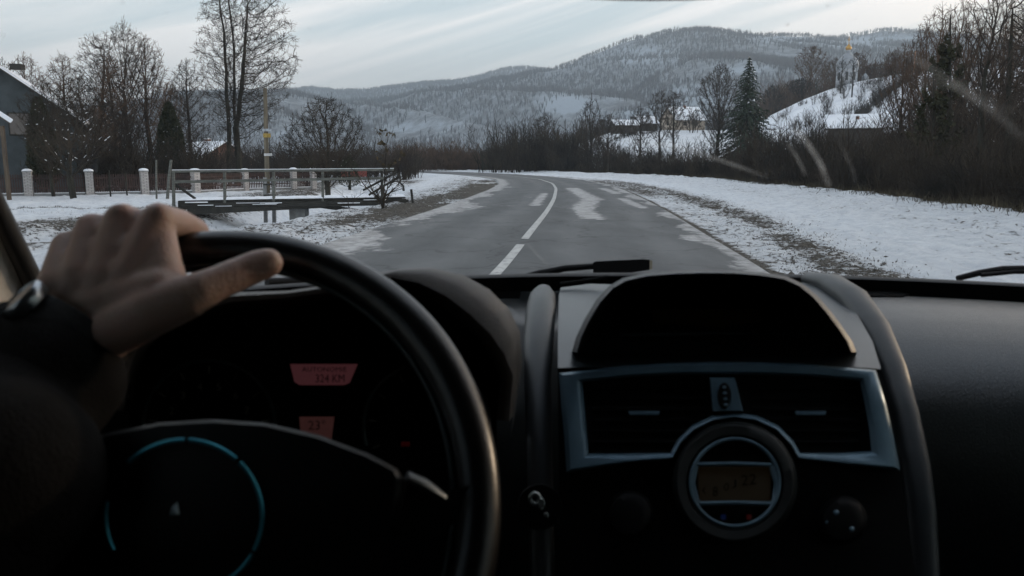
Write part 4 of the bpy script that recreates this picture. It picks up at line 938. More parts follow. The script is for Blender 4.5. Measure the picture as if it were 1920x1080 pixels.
for (a, y1_) in ((325, 377), (421, 376), (513, 375), (605, 374), (716, 372)):
    p0 = br(a, y1_); p1 = br(a, 319 - (a - 325) * .005); MB().beam(p0 + (0, 0, -.3), p1, .09, .10, up=(0, 1, 0)).build('rail_post', MWGREY if a < 700 else MWDARK, root, bevel=.006)
MB().beam(br(323, 321) - bn * .06, br(738, 318) - bn * .06, .05, .10).build('top_rail', MWGREY, root, bevel=.006)
MB().beam(br(325, 341) - bn * .06, br(722, 334) - bn * .06, .05, .10).build('middle_rail', MWGREY, root, bevel=.006)
MB().beam(br(323, 318.6) - bn * .06, br(738, 315.6) - bn * .06, .055, .02).build('rail_snow', MSNOWB, root)
MB().beam(br(328, 346) + bn * .1, br(366, 373) + bn * .1, .07, .09).build('brace', MWDARK, root)
MB().beam(br(681, 357) + bn * .1, br(745, 323) + bn * .1, .07, .08).build('brace', MWDARK, root)
MB().beam(br(692, 366) + bn * .15, br(752, 330) + bn * .15, .07, .08).build('brace', MWDARK, root)
tag(root, "old dark timber footbridge with snowy deck and grey railing over the ditch", 'footbridge')
c0_ = br(552, 418); cz = c0_[2]; ztop = br(552, 389)[2]
r_ = empty('bridge_footing', (c0_[0], c0_[1] + .5, cz)); MB().box((c0_[0], c0_[1] + .75, (cz + ztop) / 2 - .1), (.62, .62, ztop - cz + .2)).build('concrete_block', MCONC, r_, bevel=.015)
MB().box((c0_[0], c0_[1] + .75, (ztop + br(552, 381)[2]) / 2 + .02), (.34, .34, br(552, 380)[2] - ztop)).build('timber_pad', MWDARK, r_, bevel=.01)
MB().box((c0_[0], c0_[1] + .75, ztop + .012), (.6, .6, .02)).build('snow_cap', MSNOWB, r_, bevel=.008)
tag(r_, "square grey concrete block standing in the ditch under the footbridge", 'bridge footing')
# utility pole behind the bridge
YP = 32.4; b = W(505, 405, YP); tp = W(497, 165, YP); r_ = empty('utility_pole', b)
MB().tube([W(502, 362, YP), W(499, 260, YP), tp], [.095, .09, .075], 12).build('wooden_shaft', mat("pole_wood", (.17, .145, .105), .9, (.09, .08, .06), 6, bump=.4, bscale=25, stretch=(1, 1, .2)), r_, True)
for px in (498, 514):
    MB().beam(W(px, 408, YP - .12) + (0, 0, -.2), W(px - 1, 333, YP - .12), .13, .16, up=(0, 1, 0)).build('concrete_leg', MCONC, r_, bevel=.012)
for py in (346, 366): MB().beam(W(494, py, YP - .2), W(517, py, YP - .2), .04, .05).build('clamp', MWDARK, r_)
MB().box(W(500.5, 254, YP - .12), (.30, .03, .16)).build('warning_plate', mat("yellow_plate", (.36, .26, .06), .6, (.25, .17, .04), 12), r_, bevel=.004)
MB().box(W(500.5, 244, YP - .10), (.34, .10, .10)).build('bracket', mat("pale_metal", (.45, .5, .55), .5), r_, bevel=.01)
MB().box(W(502.5, 290, YP - .12), (.32, .03, .10)).build('name_plate', mat("white_plate", (.62, .62, .62), .6, (.4, .4, .4), 14), r_, bevel=.004)
MB().tube([W(505, 258, YP - .1), W(508, 300, YP - .1), W(509, 335, YP - .1)], .012, 6).build('cable', MWDARK, r_)
tag(r_, "wooden utility pole with yellow and white plates on twin concrete legs behind the footbridge", 'utility pole')
b = W(774, 371, 31); tag(MB().tube([b - (0, 0, .2), W(771, 355, 31)], .05, 7).build('marker_post', MWDARK, None, True), "short black stake leaning in the snow right of the footbridge", 'post')
pts = [W(729, 352, 31), W(733, 344, 31.1), W(741, 340, 31.2), W(750, 342, 31.2), W(756, 349, 31.1), W(757, 357, 31)]
tag(MB().tube(pts, [.02, .022, .025, .03, .045, .05], 8).build('bent_branch', MWDARK, None, True), "dark branch bent into an arch over snow at the bridge end", 'branch')
# distant red board panel
a_, b_ = W(640, 331, 78), W(688, 331, 78); r_ = empty('board_fence', (a_ + b_) / 2)
m = MB(); 
for i in range(14): c = a_ + (b_ - a_) * (i + .5) / 14; m.box((c[0], c[1], c[2] + .33), (.15, .03, .66 + .04 * (i % 3)))
m.build('boards', mat("faded_red_boards", (.26, .06, .045), .8, (.12, .035, .03), 5), r_)
MB().beam(a_ + (0, .03, .74), b_ + (0, .03, .74), .12, .06).build('snow_on_top', MSNOWB, r_, bevel=.02)
tag(r_, "low faded red board fence seen through the footbridge railing", 'fence')

# ------------------------------------------------------------------ buildings
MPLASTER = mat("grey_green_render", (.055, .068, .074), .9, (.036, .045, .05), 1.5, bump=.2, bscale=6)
MWARMW = mat("cream_render", (.42, .36, .29), .9, (.32, .27, .22), 2)
MDGL = mat("dark_glass", (.02, .022, .025), .15, (.03, .032, .036), 3, spec=.6)
MRED = mat("red_brick", (.20, .10, .07), .9, (.12, .07, .05), 4)
def snow_slab(mb, p, q, r2, s, th=.12):     # roof plane p,q (eave) r2,s (ridge) thickened
    p, q, r2, s = [np.array(v, float) for v in (p, q, r2, s)]; n = np.cross(q - p, s - p); n /= np.linalg.norm(n); n = n if n[2] > 0 else -n
    v = [p, q, r2, s, p + n * th, q + n * th, r2 + n * th, s + n * th]
    mb.add(v, [(0, 3, 2, 1), (4, 5, 6, 7), (0, 1, 5, 4), (1, 2, 6, 5), (2, 3, 7, 6), (3, 0, 4, 7)])
def gable_house(name, c, a, halfw, length, wall_h, ridge_h, z0, mw, mr, label, ov=.4, chimney=None, windows=(), mg=None, cat='house', thk=.14):
    # a: direction of the ridge (unit xy); c: centre of the front gable at ground; halfw across
    a = np.array([*a, 0.0]); a /= np.linalg.norm(a); s = np.array([a[1], -a[0], 0.0]); c = np.array([c[0], c[1], z0], float); up = np.array([0, 0, 1.0])
    root = empty(name, tuple(c))
    def q(u, v, z): return c + s * u + a * v + up * z
    m = MB(); lo = -1.0
    m.add([q(-halfw, 0, lo), q(halfw, 0, lo), q(halfw, 0, wall_h), q(0, 0, ridge_h), q(-halfw, 0, wall_h), q(-halfw, length, lo), q(halfw, length, lo), q(halfw, length, wall_h), q(0, length, ridge_h), q(-halfw, length, wall_h)],
          [(0, 1, 2, 3, 4), (9, 8, 7, 6, 5), (1, 6, 7, 2), (0, 4, 9, 5)]); m.build('wall', mw, root)
    sl = (ridge_h - wall_h) / halfw; e = ov
    for sg in (-1, 1):
        for nm, off, th, mm in (('roof', .02, .07, mr), ('roof_snow', .094, thk, MSNOW)):
            mb = MB(); snow_slab(mb, q(sg * (halfw + e), -e, wall_h - sl * e + off), q(sg * (halfw + e), length + e, wall_h - sl * e + off), q(0, length + e, ridge_h + off), q(0, -e, ridge_h + off), th); mb.build(nm, mm, root)
    if chimney:
        u, v, h = chimney; MB().box(q(u, v, ridge_h - abs(u) * sl + h / 2 - .3), (.55, .55, h + .6), (s, a, up)).build('chimney', MRED, root); MB().box(q(u, v, ridge_h - abs(u) * sl + h + .05), (.6, .6, .1), (s, a, up)).build('chimney_snow', MSNOW, root)
    for (side, u, z, ww, hh) in windows:   # side 'g' gable front, 'r' long wall at +s
        if side == 'g': cc = q(u, -.02, z); ax = (s, a, up)
        else: cc = q(halfw + .02, u, z); ax = (a, s, up)
        f = MB().box(cc, (ww + .16, .06, hh + .16), ax).build('window', mg or MWARMW, root, bevel=.01)
        g_ = MB().box(cc + (np.array([-a, s][side == 'r']) * .035), (ww, .02, hh), ax).build('pane', MDGL, f)
    return tag(root, label, cat)
MRB = mat("roof_boards", (.07, .06, .05), .9, (.04, .036, .03), 3)
# left barn: gable seen in shade, ridge running back and to the right
ang = R(-22); apex = W(-4, 126, 52); ad = (math.sin(ang), math.cos(ang))
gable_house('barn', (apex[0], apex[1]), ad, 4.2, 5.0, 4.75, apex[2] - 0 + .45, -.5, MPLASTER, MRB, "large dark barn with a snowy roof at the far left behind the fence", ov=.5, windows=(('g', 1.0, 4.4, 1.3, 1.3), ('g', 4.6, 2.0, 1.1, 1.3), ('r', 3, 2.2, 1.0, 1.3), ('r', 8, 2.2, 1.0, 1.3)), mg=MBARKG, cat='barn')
MB().box((apex[0] + .7, apex[1] + .9, apex[2] + .12), (.7, .5, .35)).build('chimney', MWDARK, bpy.data.objects['barn'])
# little porch at the very left edge
X0 = W(-30, 232, 41.5); root = empty('porch', (X0[0], X0[1], gz(X0[0], X0[1])))
mb = MB(); snow_slab(mb, W(19, 233, 41), W(19, 232, 43.5) + (0, 0, 0), W(-60, 180, 43.5), W(-60, 181, 41), .06); mb.build('roof', MRB, root)
mb = MB(); snow_slab(mb, W(20, 231, 40.9), W(20, 230.5, 43.6), W(-60, 178, 43.6), W(-60, 179, 40.9), .22); mb.build('roof_snow', MSNOW, root, bevel=.05)
MP2 = mat("old_brown_post", (.10, .075, .05), .85, (.06, .045, .035), 6, stretch=(1, 1, .2))
for px, Y in ((4, 41.3), (-50, 41.3), (4, 43.2)):
    t_ = W(px, 236, Y); MB().beam((t_[0], t_[1], gz(t_[0], t_[1]) - .2), t_, .16, .16, up=(0, 1, 0)).build('post', MP2, root)
tag(root, "snow covered porch roof on brown wooden posts at the left edge", 'porch')
# house between the trees (left middle)
A_ = W(424, 300, 100); gable_house('house', (at(424, 100), 100), (-.75, .66), 4.0, 9, 1.9, 4.3, gz(at(424, 100), 100), MRED, MRB, "snowy roofed house half hidden behind the twin trunk tree", ov=.5, chimney=(.5, 5, .8), windows=(('g', 0, 1.3, 1, 1),))
# village house and sheds on the rise
zb = W(1270, 233, 200)[2]
gable_house('house', (at(1250, 199), 199), (.93, .37), 3.6, 8.3, 2.2, 5.3, zb - 1.2, MWARMW, MRB, "village house with snowy roof and chimney behind two bare trees", ov=.4, chimney=(.3, 4.4, .7), windows=(('g', 0, 1.4, .9, 1.0), ('r', 2.5, 1.2, .9, .9), ('r', 5.5, 1.2, .9, .9)))
MWOOD2 = mat("dark_shed_boards", (.07, .06, .055), .9, (.04, .035, .03), 4, stretch=(6, 6, .5))
gable_house('shed', (at(1192, 190), 190), (.95, .3), 2.2, 4.2, 1.1, 2.6, W(1200, 238, 190)[2] - .3, MWOOD2, MRB, "dark boarded shed with snowy roof left of the village house", ov=.4, cat='shed', windows=())
gable_house('shed', (at(1148, 178), 178), (.97, .2), 1.8, 5.0, .8, 1.8, W(1168, 240, 178)[2] - .2, MWOOD2, MRB, "lowest snow covered shed at the left end of the village", ov=.35, cat='shed')
gable_house('shed', (at(1548, 142), 142), (.93, -.34), 3.0, 8.6, 1.2, 3.3, W(1590, 221, 143)[2] - 3.0, MWOOD2, MRB, "broad snowy roof with a brown chimney below the diagonal hedge", ov=.5, cat='shed', chimney=(1.2, 4.6, .6))
# church
YC = 229.; cx_ = at(1577, YC); zc = mound_z(cx_, 226) - .6; sc_ = YC / FP
def zp(py): return W(1577, py, YC)[2]
MCH = mat("pale_metal_dome", (.30, .32, .34), .5, (.22, .24, .26), 1.2, metal=.25, spec=.4); MCW = mat("church_wall", (.38, .40, .42), .85, (.29, .31, .33), 1.0)
MGOLD = mat("gilded_dome", (.55, .34, .10), .35, (.38, .22, .07), 3, metal=.7)
root = empty('church', (cx_, YC, zc))
def lathe(prof, n=24, cx=cx_, cy=YC): return MB().loft([[(cx + r_ * math.cos(2 * math.pi * k / n), cy + r_ * math.sin(2 * math.pi * k / n), z) for k in range(n)] for r_, z in prof], cap1=True)
Rd = 19.5 * sc_
lathe([(Rd, zc - 1.5), (Rd, zp(131)), (Rd * 1.06, zp(130.6)), (Rd * 1.06, zp(129.6)), (Rd * .98, zp(129.4))], 8).build('drum_wall', MCW, root)
lathe([(Rd * .98, zp(129.5)), (Rd * 1.02, zp(125)), (Rd * .99, zp(119)), (Rd * .86, zp(113)), (Rd * .60, zp(107)), (Rd * .34, zp(102)), (Rd * .19, zp(98)), (Rd * .16, zp(96))], 24).build('dome', MCH, root, True)
lathe([(Rd * .19, zp(96.5)), (Rd * .19, zp(94))], 12).build('lantern', MCW, root)
cu = lathe([(Rd * .20, zp(94)), (Rd * .27, zp(91.5)), (Rd * .26, zp(88.5)), (Rd * .14, zp(85.5)), (Rd * .05, zp(83)), (.03, zp(81))], 16).build('gold_cupola', MGOLD, root, True)
mb = MB(); mb.box((cx_, YC, (zp(81) + zp(69)) / 2), (.12, .12, zp(69) - zp(81))); mb.box((cx_, YC, zp(73.5)), (.9, .1, .12)); mb.box((cx_, YC, zp(76)), (.6, .1, .11)); mb.build('cross', MGOLD, root)
for k in range(8):
    a = 2 * math.pi * (k + .5) / 8; c = (cx_ + Rd * .93 * math.cos(a), YC + Rd * .93 * math.sin(a), (zc + zp(131)) / 2 + .4)
    MB().box(c, (.08, .7, 2.2), ((math.cos(a), math.sin(a), 0), (-math.sin(a), math.cos(a), 0), (0, 0, 1))).build('window', MDGL, root, bevel=.02)
tag(root, "small hilltop church with a pale dome and gilded cupola under a cross", 'church')
x2 = at(1611, 231); root = empty('chapel', (x2, 231, zc)); lathe([(5.6 * sc_, zc - 1), (5.6 * sc_, zp(148))], 12, x2, 231).build('wall', MCW, root)
lathe([(6.2 * sc_, zp(148)), (6.2 * sc_, zp(145)), (5.0 * sc_, zp(141)), (2.4 * sc_, zp(138)), (.1, zp(135.5))], 16, x2, 231).build('dome', MCH, root, True)
tag(root, "tiny round domed chapel just right of the church", 'chapel')
x2 = at(1700, 224); zz_ = mound_z(x2, 224); tag(MB().tube([(x2, 224, zz_ - .5), (x2, 224, W(1700, 96, 224)[2])], .16, 8).build('flag_pole', mat("orange_pole", (.40, .20, .10), .7), None, True), "thin orange pole standing on top of the church hill", 'pole')

# ------------------------------------------------------------------ the car around the camera
CX = 0.19                                  # centre line of the car
def pm(name, c, rough, bump=.12, bs=900, **k): return mat(name, c, rough, tuple(v * .8 for v in c), 40, bump=bump, bscale=bs, bdist=.0022, **k)
MDASH = pm("dash_grain_plastic", (.012, .015, .016), .28, .35, 700, spec=1.0)
MCONS = pm("satin_grey_plastic", (.024, .034, .040), .36, .12, 900, spec=.9)  # blue cast of the reflected sky mixed into the base colour
MFRAME = pm("satin_blue_grey_trim", (.13, .21, .27), .36, .05, 900, metal=.35)  # bluish base also carries the sky's reflection on the console
MBLACK = pm("black_plastic", (.003, .003, .0033), .55, spec=.12)
MVOID = pm("matt_black", (.006, .006, .006), .9, .1, 400, spec=.05)
MLEATH = pm("black_leather", (.003, .003, .003), .32, .06, 420, spec=.55)
MRUB = pm("black_rubber", (.012, .012, .012), .6, .2, 300)
MSILV = pm("satin_chrome", (.11, .12, .125), .40, .03, 900, metal=.9)
MKEY = pm("bright_key_metal", (.60, .64, .62), .25, .03, 900, metal=.7)
MTEAL = pm("sky_tinted_metal", (.10, .50, .66), .30, .03, 900, metal=.8)  # teal of the reflected sky put into the ring's base colour
MBEIGE = pm("beige_trim_fabric", (.74, .71, .66), .9, .2, 300, spec=.1)
MROOFL = pm("headliner_fabric", (.03, .03, .028), .95, .4, 300, spec=.05)
MPAINTC = mat("dark_blue_paint", (.03, .035, .045), .25, coat=.6)
car = empty('car', (CX, 0.2, 0.0)); tag(car, "interior of the car driving along the snowy road, seen from between its seats", 'car')
def Yb(X): return 1.12 - .27 * np.abs((X - CX) / .74) ** 2.2
ZB = 1.332
# windscreen, closed thin shell
def screen_pt(X, f, o=0.0):
    t = f; yb = float(Yb(X)); yt = .56 - .10 * abs((X - CX) / .74) ** 2
    y_ = yb + (yt - yb) * t; z = ZB + (1.82 - ZB) * t + .018 * math.sin(math.pi * t)
    xx = CX + (X - CX) * (1 - .08 * t)
    return (xx, y_ + o * .63, z + o * .77)
Xg = np.linspace(CX - .712, CX + .712, 25)
m = MB(); l1 = [[screen_pt(X, f) for X in Xg] for f in np.linspace(0, 1, 11)]; l2 = [[screen_pt(X, f, .005) for X in Xg] for f in np.linspace(0, 1, 11)]
loops = [a + b[::-1] for a, b in zip(l1, l2)]
m.loft(loops, closed=True, cap0=True, cap1=True)
def glass_mat(name, dirt=True):
    g = bpy.data.materials.new(name); g.use_nodes = True; t = g.node_tree; t.nodes.clear()
    o = t.nodes.new('ShaderNodeOutputMaterial'); tr = t.nodes.new('ShaderNodeBsdfTransparent'); tr.inputs[0].default_value = (.985, .993, .99, 1)
    gl = t.nodes.new('ShaderNodeBsdfGlossy'); gl.inputs['Roughness'].default_value = .02
    mx = t.nodes.new('ShaderNodeMixShader'); mx.inputs[0].default_value = .012
    t.links.new(tr.outputs[0], mx.inputs[1]); t.links.new(gl.outputs[0], mx.inputs[2])
    if not dirt: t.links.new(mx.outputs[0], o.inputs[0]); return g
    co = t.nodes.new('ShaderNodeTexCoord'); df = t.nodes.new('ShaderNodeBsdfDiffuse'); df.inputs[0].default_value = (.75, .74, .70, 1)
    n1 = t.nodes.new('ShaderNodeTexNoise'); n1.inputs['Scale'].default_value = 6; n1.inputs['Detail'].default_value = 4; t.links.new(co.outputs['Object'], n1.inputs['Vector'])
    v1 = t.nodes.new('ShaderNodeTexVoronoi'); v1.inputs['Scale'].default_value = 42; t.links.new(co.outputs['Object'], v1.inputs['Vector'])
    r1 = t.nodes.new('ShaderNodeValToRGB'); r1.color_ramp.elements[0].position = .05; r1.color_ramp.elements[0].color = (1, 1, 1, 1); r1.color_ramp.elements[1].position = .13; r1.color_ramp.elements[1].color = (0, 0, 0, 1)
    t.links.new(v1.outputs['Distance'], r1.inputs[0])
    r2 = t.nodes.new('ShaderNodeValToRGB'); r2.color_ramp.elements[0].position = .52; r2.color_ramp.elements[1].position = .75; t.links.new(n1.outputs[0], r2.inputs[0])
    ml = t.nodes.new('ShaderNodeMath'); ml.operation = 'MULTIPLY'; t.links.new(r1.outputs[0], ml.inputs[0]); t.links.new(r2.outputs[0], ml.inputs[1])
    m3 = t.nodes.new('ShaderNodeMath'); m3.operation = 'MULTIPLY_ADD'; m3.inputs[1].default_value = .16; m3.inputs[2].default_value = .006; t.links.new(ml.outputs[0], m3.inputs[0])
    m2 = t.nodes.new('ShaderNodeMixShader'); t.links.new(m3.outputs[0], m2.inputs[0]); t.links.new(mx.outputs[0], m2.inputs[1]); t.links.new(df.outputs[0], m2.inputs[2])
    t.links.new(m2.outputs[0], o.inputs[0]); return g
WS = m.build('windscreen', glass_mat("windscreen_glass"), car, True)
# dried smears left by the wipers on the outside of the glass
def smear_mat():
    g = bpy.data.materials.new("dried_smear"); g.use_nodes = True; t = g.node_tree; t.nodes.clear()
    o = t.nodes.new('ShaderNodeOutputMaterial'); tr = t.nodes.new('ShaderNodeBsdfTransparent'); df = t.nodes.new('ShaderNodeBsdfTranslucent'); df.inputs[0].default_value = (.8, .78, .74, 1)
    at_ = t.nodes.new('ShaderNodeAttribute'); at_.attribute_name = 'soft'; co = t.nodes.new('ShaderNodeTexCoord'); n1 = t.nodes.new('ShaderNodeTexNoise'); n1.inputs['Scale'].default_value = 60; n1.inputs['Detail'].default_value = 5
    t.links.new(co.outputs['Object'], n1.inputs['Vector']); ml = t.nodes.new('ShaderNodeMath'); ml.operation = 'MULTIPLY'; t.links.new(at_.outputs['Fac'], ml.inputs[0]); t.links.new(n1.outputs[0], ml.inputs[1])
    mx = t.nodes.new('ShaderNodeMixShader'); t.links.new(ml.outputs[0], mx.inputs[0]); t.links.new(tr.outputs[0], mx.inputs[1]); t.links.new(df.outputs[0], mx.inputs[2]); t.links.new(mx.outputs[0], o.inputs[0]); return g
MSM = smear_mat()
def on_glass(px, py, o=.0075):   # where the sight line meets the outer face of the screen
    d0, d1 = .5, 1.5
    for _ in range(40):
        d = (d0 + d1) / 2; p = P(px, py, d); X = CX + (p[0] - CX) / (1 - .08 * max(0, min(1, (p[2] - ZB) / .49)))
        f = (p[2] - ZB) / .49; q = screen_pt(X, max(0, min(1, f)), 0)
        if p[1] > q[1] + (o / .63): d1 = d
        else: d0 = d
    return P(px, py, (d0 + d1) / 2)
def smear(pts, w_, a):
    pts = np.array(pts, float); t_ = np.linspace(0, len(pts) - 1, 26); qx = interp(t_, range(len(pts)), pts[:, 0]); qy = interp(t_, range(len(pts)), pts[:, 1])
    k_ = np.hanning(7); k_ /= k_.sum(); qx = np.convolve(np.pad(qx, 3, mode='reflect', reflect_type='odd'), k_, 'valid'); qy = np.convolve(np.pad(qy, 3, mode='reflect', reflect_type='odd'), k_, 'valid')
    V = []; A_ = []
    for i in range(26):
        j0, j1 = max(i - 1, 0), min(i + 1, 25); dx, dy = qx[j1] - qx[j0], qy[j1] - qy[j0]; l = math.hypot(dx, dy); nx_, ny_ = -dy / l, dx / l
        for s, aa in ((-1, 0), (-.4, .7), (0, 1), (.4, .7), (1, 0)):
            V.append(on_glass(qx[i] + nx_ * w_ * s, qy[i] + ny_ * w_ * s)); A_.append(aa * a * .55 * math.sin(math.pi * (i + .5) / 26) ** .6)
    F = [(i * 5 + k, i * 5 + k + 1, i * 5 + k + 6, i * 5 + k + 5) for i in range(25) for k in range(4)]
    me = mesh_np('smear', np.array(V), np.array(F)); attr(me, 'soft', A_); link('smear', me, MSM, WS)
for q in (([(1486, 238), (1510, 262), (1538, 305), (1556, 350)], 9, .55), ([(1476, 268), (1492, 290), (1512, 330)], 7, .28), ([(1180, 264), (1260, 274), (1340, 296), (1440, 332)], 7, .34),
          ([(1690, 90), (1760, 140), (1850, 200), (1925, 262)], 13, .22), ([(1720, 150), (1800, 160), (1900, 215)], 16, .14), ([(985, 452), (1005, 475), (1030, 500)], 5, .18), ([(15, 380), (30, 410), (52, 440)], 24, .30), ([(70, 375), (90, 420), (95, 500)], 30, .16), ([(1570, 260), (1600, 320), (1605, 352)], 7, .12), ([(-8, 66), (4, 66), (10, 68)], 8, .5)):
    smear(*q)
m = MB(); base = [np.array(screen_pt(X, 0.0)) + (0, .0, -.002) for X in Xg]
m.tube([p + (0, .012, 0.0) for p in base], .013, 8, flat=1.0); m.build('windscreen_seal', MRUB, car, True)
# black ceramic band along the bottom of the glass and the scuttle beyond it
m = MB(); m.loft([[tuple(np.array(screen_pt(X, .0)) + (0, -.004, -.012)) for X in Xg], [tuple(np.array(screen_pt(X, .018)) + (0, -.003, 0)) for X in Xg]], closed=False); m.build('ceramic_band', MVOID, car, fix=False)
m = MB(); m.loft([[(X * 1.0, float(Yb(X)) + dy, z) for X in Xg] for dy, z in ((.02, 1.325), (.10, 1.28), (.20, 1.20), (.9, 1.08), (1.2, .95), (1.3, .55))], closed=False); m.build('bonnet', MPAINTC, car, True)
# dashboard body
Xd = np.linspace(CX - .78, CX + .78, 41)
gg = [(-.0, ZB - .012), (.05, ZB - .006), (.10, ZB - .009), (.15, ZB - .018), (.19, ZB - .031), (.225, ZB - .050), (.25, ZB - .075), (.268, ZB - .105), (.28, ZB - .15), (.285, ZB - .22), (.28, ZB - .33), (.25, ZB - .42), (.22, ZB - .60), (.22, ZB - .95)]
def dash_row(g, z):
    o = []
    for X in Xd:
        yb = float(Yb(X)); dropc = math.exp(-((X - CX) / .20) ** 4); dl = 1.0 if X < CX - .17 else 0.0
        gg_ = g if X > CX else g * .80
        o.append((X, yb - gg_ + .0, z - .035 * dropc * (g > .04) - (.035 * (g > .15)) * (X < CX)))
    return o
m = MB().loft([dash_row(g, z) for g, z in gg], closed=False); dash = m.build('dashboard', MDASH, car, True)
def slot(px0, px1, py, py2, d, nm='defroster_vent'):
    a, b = P(px0, py, d), P(px1, py, d); c, e = P(px1 - 8, py2, d - .012), P(px0 + 10, py2, d - .012)
    MB().add([a, b, c, e, a - (0, -.004, .02), b - (0, -.004, .02), c - (0, -.004, .02), e - (0, -.004, .02)], [(0, 1, 2, 3), (4, 7, 6, 5), (0, 4, 5, 1), (1, 5, 6, 2), (2, 6, 7, 3), (3, 7, 4, 0)]).build(nm, MVOID, dash)
def dash_depth(px, py):   # depth at which a sight line meets the dashboard top
    for d in np.linspace(1.25, .4, 600):
        p = P(px, py, d)
        if p[1] < 1.2:
            yb = float(Yb(p[0])); g = yb - p[1]
            if g < 0: continue
            z = interp(g / (1 if p[0] > CX else .8), [q[0] for q in gg[:10]], [q[1] for q in gg[:10]])
            z = z - .035 * math.exp(-((p[0] - CX) / .20) ** 4) * (g > .04) - (.035 * (g > .15)) * (p[0] < CX)
            if p[2] > z: return d
    return .8
def patch(nm, pts, lift, m_, par, th=.004):
    V = [P(x_, y_, dash_depth(x_, y_)) + (0, 0, lift) for x_, y_ in pts]; n = len(V); V2 = [v - (0, 0, th) for v in V]
    return MB().add(V + V2, [tuple(range(n)), tuple(range(n, 2 * n))[::-1]] + [(i, (i + 1) % n, n + (i + 1) % n, n + i) for i in range(n)]).build(nm, m_, par)
patch('defroster_vent', [(1598, 548), (1690, 548), (1706, 552), (1694, 557), (1612, 557)], .002, MVOID, dash)
patch('defroster_vent', [(922, 549), (976, 549), (974, 557), (926, 557)], .002, MVOID, dash)
# instrument hood
L2 = [(190, 760, .60), (200, 680, .605), (222, 620, .61), (266, 578, .62), (345, 555, .63), (440, 548, .64), (540, 545, .65), (615, 534, .66), (690, 515, .67), (750, 504, .68), (810, 502, .68), (870, 516, .68), (918, 543, .675), (955, 580, .67), (975, 622, .665), (979, 680, .66), (965, 780, .65)]
L1 = [(225, 770, .585), (238, 700, .588), (262, 645, .592), (300, 605, .60), (362, 580, .61), (440, 566, .62), (540, 558, .63), (615, 548, .64), (680, 533, .65), (735, 521, .655), (785, 530, .652), (838, 556, .648), (882, 590, .642), (918, 625, .637), (945, 662, .633), (962, 705, .63), (955, 790, .62)]
L0 = [(x + (560 - x) * .06, y + (760 - y) * .06, .73) for x, y, d in L1]
L3 = [(x + (700 - x) * .03, y + 40 + (760 - y) * .05, d + .14) for x, y, d in L2]
L15 = [((a[0] + b[0]) / 2 + (a[0] - b[0]) * .0, (a[1] + b[1]) / 2 - 2, (a[2] + b[2]) / 2 - .010) for a, b in zip(L1, L2)]
hood = MB().loft([[tuple(P(*q)) for q in lp] for lp in (L0, L1, L15, L2, L3)], closed=False).build('instrument_hood', pm("hood_grain_plastic", (.055, .047, .040), .55, .3, 700), car, True)
cx_p = [(x, y) for x, y, d in L0]; V = [tuple(P(x, y, .735)) for x, y in cx_p] + [tuple(P(930, 1000, .72)), tuple(P(200, 1000, .72))]
ip = MB().add(V, [tuple(range(len(V)))]).build('instrument_panel', MVOID, car, fix=False)
def ipp(px, py, o=0.0): return P(px, py, .728 - o)
def text_mesh(txt, size, name, m_, par, place_fn, px, py, w_px, h_px, slant=0.0, depth=.0005):
    cu_ = bpy.data.curves.new(name, 'FONT'); cu_.body = txt; cu_.size = 1.0; cu_.extrude = 0.0; cu_.resolution_u = 2
    ob = bpy.data.objects.new(name, cu_); col.objects.link(ob); dg = bpy.context.evaluated_depsgraph_get(); me = bpy.data.meshes.new_from_object(ob.evaluated_get(dg))
    bpy.data.objects.remove(ob); co = np.zeros(len(me.vertices) * 3); me.vertices.foreach_get('co', co); co = co.reshape(-1, 3)
    mn, mxx = co.min(0), co.max(0); u = (co[:, 0] - mn[0]) / (mxx[0] - mn[0]); v = (co[:, 1] - mn[1]) / (mxx[1] - mn[1])
    new = np.array([place_fn(px + u_ * w_px, py - v_ * h_px + slant * u_ * w_px) for u_, v_ in zip(u, v)], dtype=np.float32); me.vertices.foreach_set('co', new.ravel()); me.update()
    return link(name, me, m_, par)
MPINK = mat("pink_backlight", (.08, .03, .03), .6, emit=(.62, .20, .23), es=.045, scale=50); MPINK2 = mat("dim_pink_backlight", (.06, .03, .03), .6, emit=(.62, .24, .22), es=.03, scale=50)
def quad(pts, fn, nm, m_, par, th=.002):
    V = [fn(x_, y_) for x_, y_ in pts]; B_ = [v + FW * th for v in V]; n = len(V)
    return MB().add([tuple(v) for v in V + B_], [tuple(range(n)), tuple(range(n, 2 * n))[::-1]] + [(i, (i + 1) % n, n + (i + 1) % n, n + i) for i in range(n)]).build(nm, m_, par)
tdp = quad([(544, 683), (670, 683), (655, 718), (645, 722), (562, 722), (552, 716)], lambda a, b: ipp(a, b, .003), 'trip_display', MPINK, car)
text_mesh("AUTONOMIE", 1, 'display_text', MVOID, tdp, lambda a, b: ipp(a, b, .0038), 566, 697, 84, 9); text_mesh("324 KM", 1, 'display_text', MVOID, tdp, lambda a, b: ipp(a, b, .0038), 592, 717, 54, 15)
tdp = quad([(561, 782), (626, 782), (620, 830), (565, 830)], lambda a, b: ipp(a, b, .003), 'fuel_display', MPINK2, car)
text_mesh("23°", 1, 'display_text', MVOID, tdp, lambda a, b: ipp(a, b, .0038), 578, 806, 32, 18)
MTICK = mat("dim_dial_marks", (.22, .22, .18), .7, scale=40); MRINGD = pm("dark_dial_ring", (.035, .06, .06), .35, .02, 900, metal=.4)
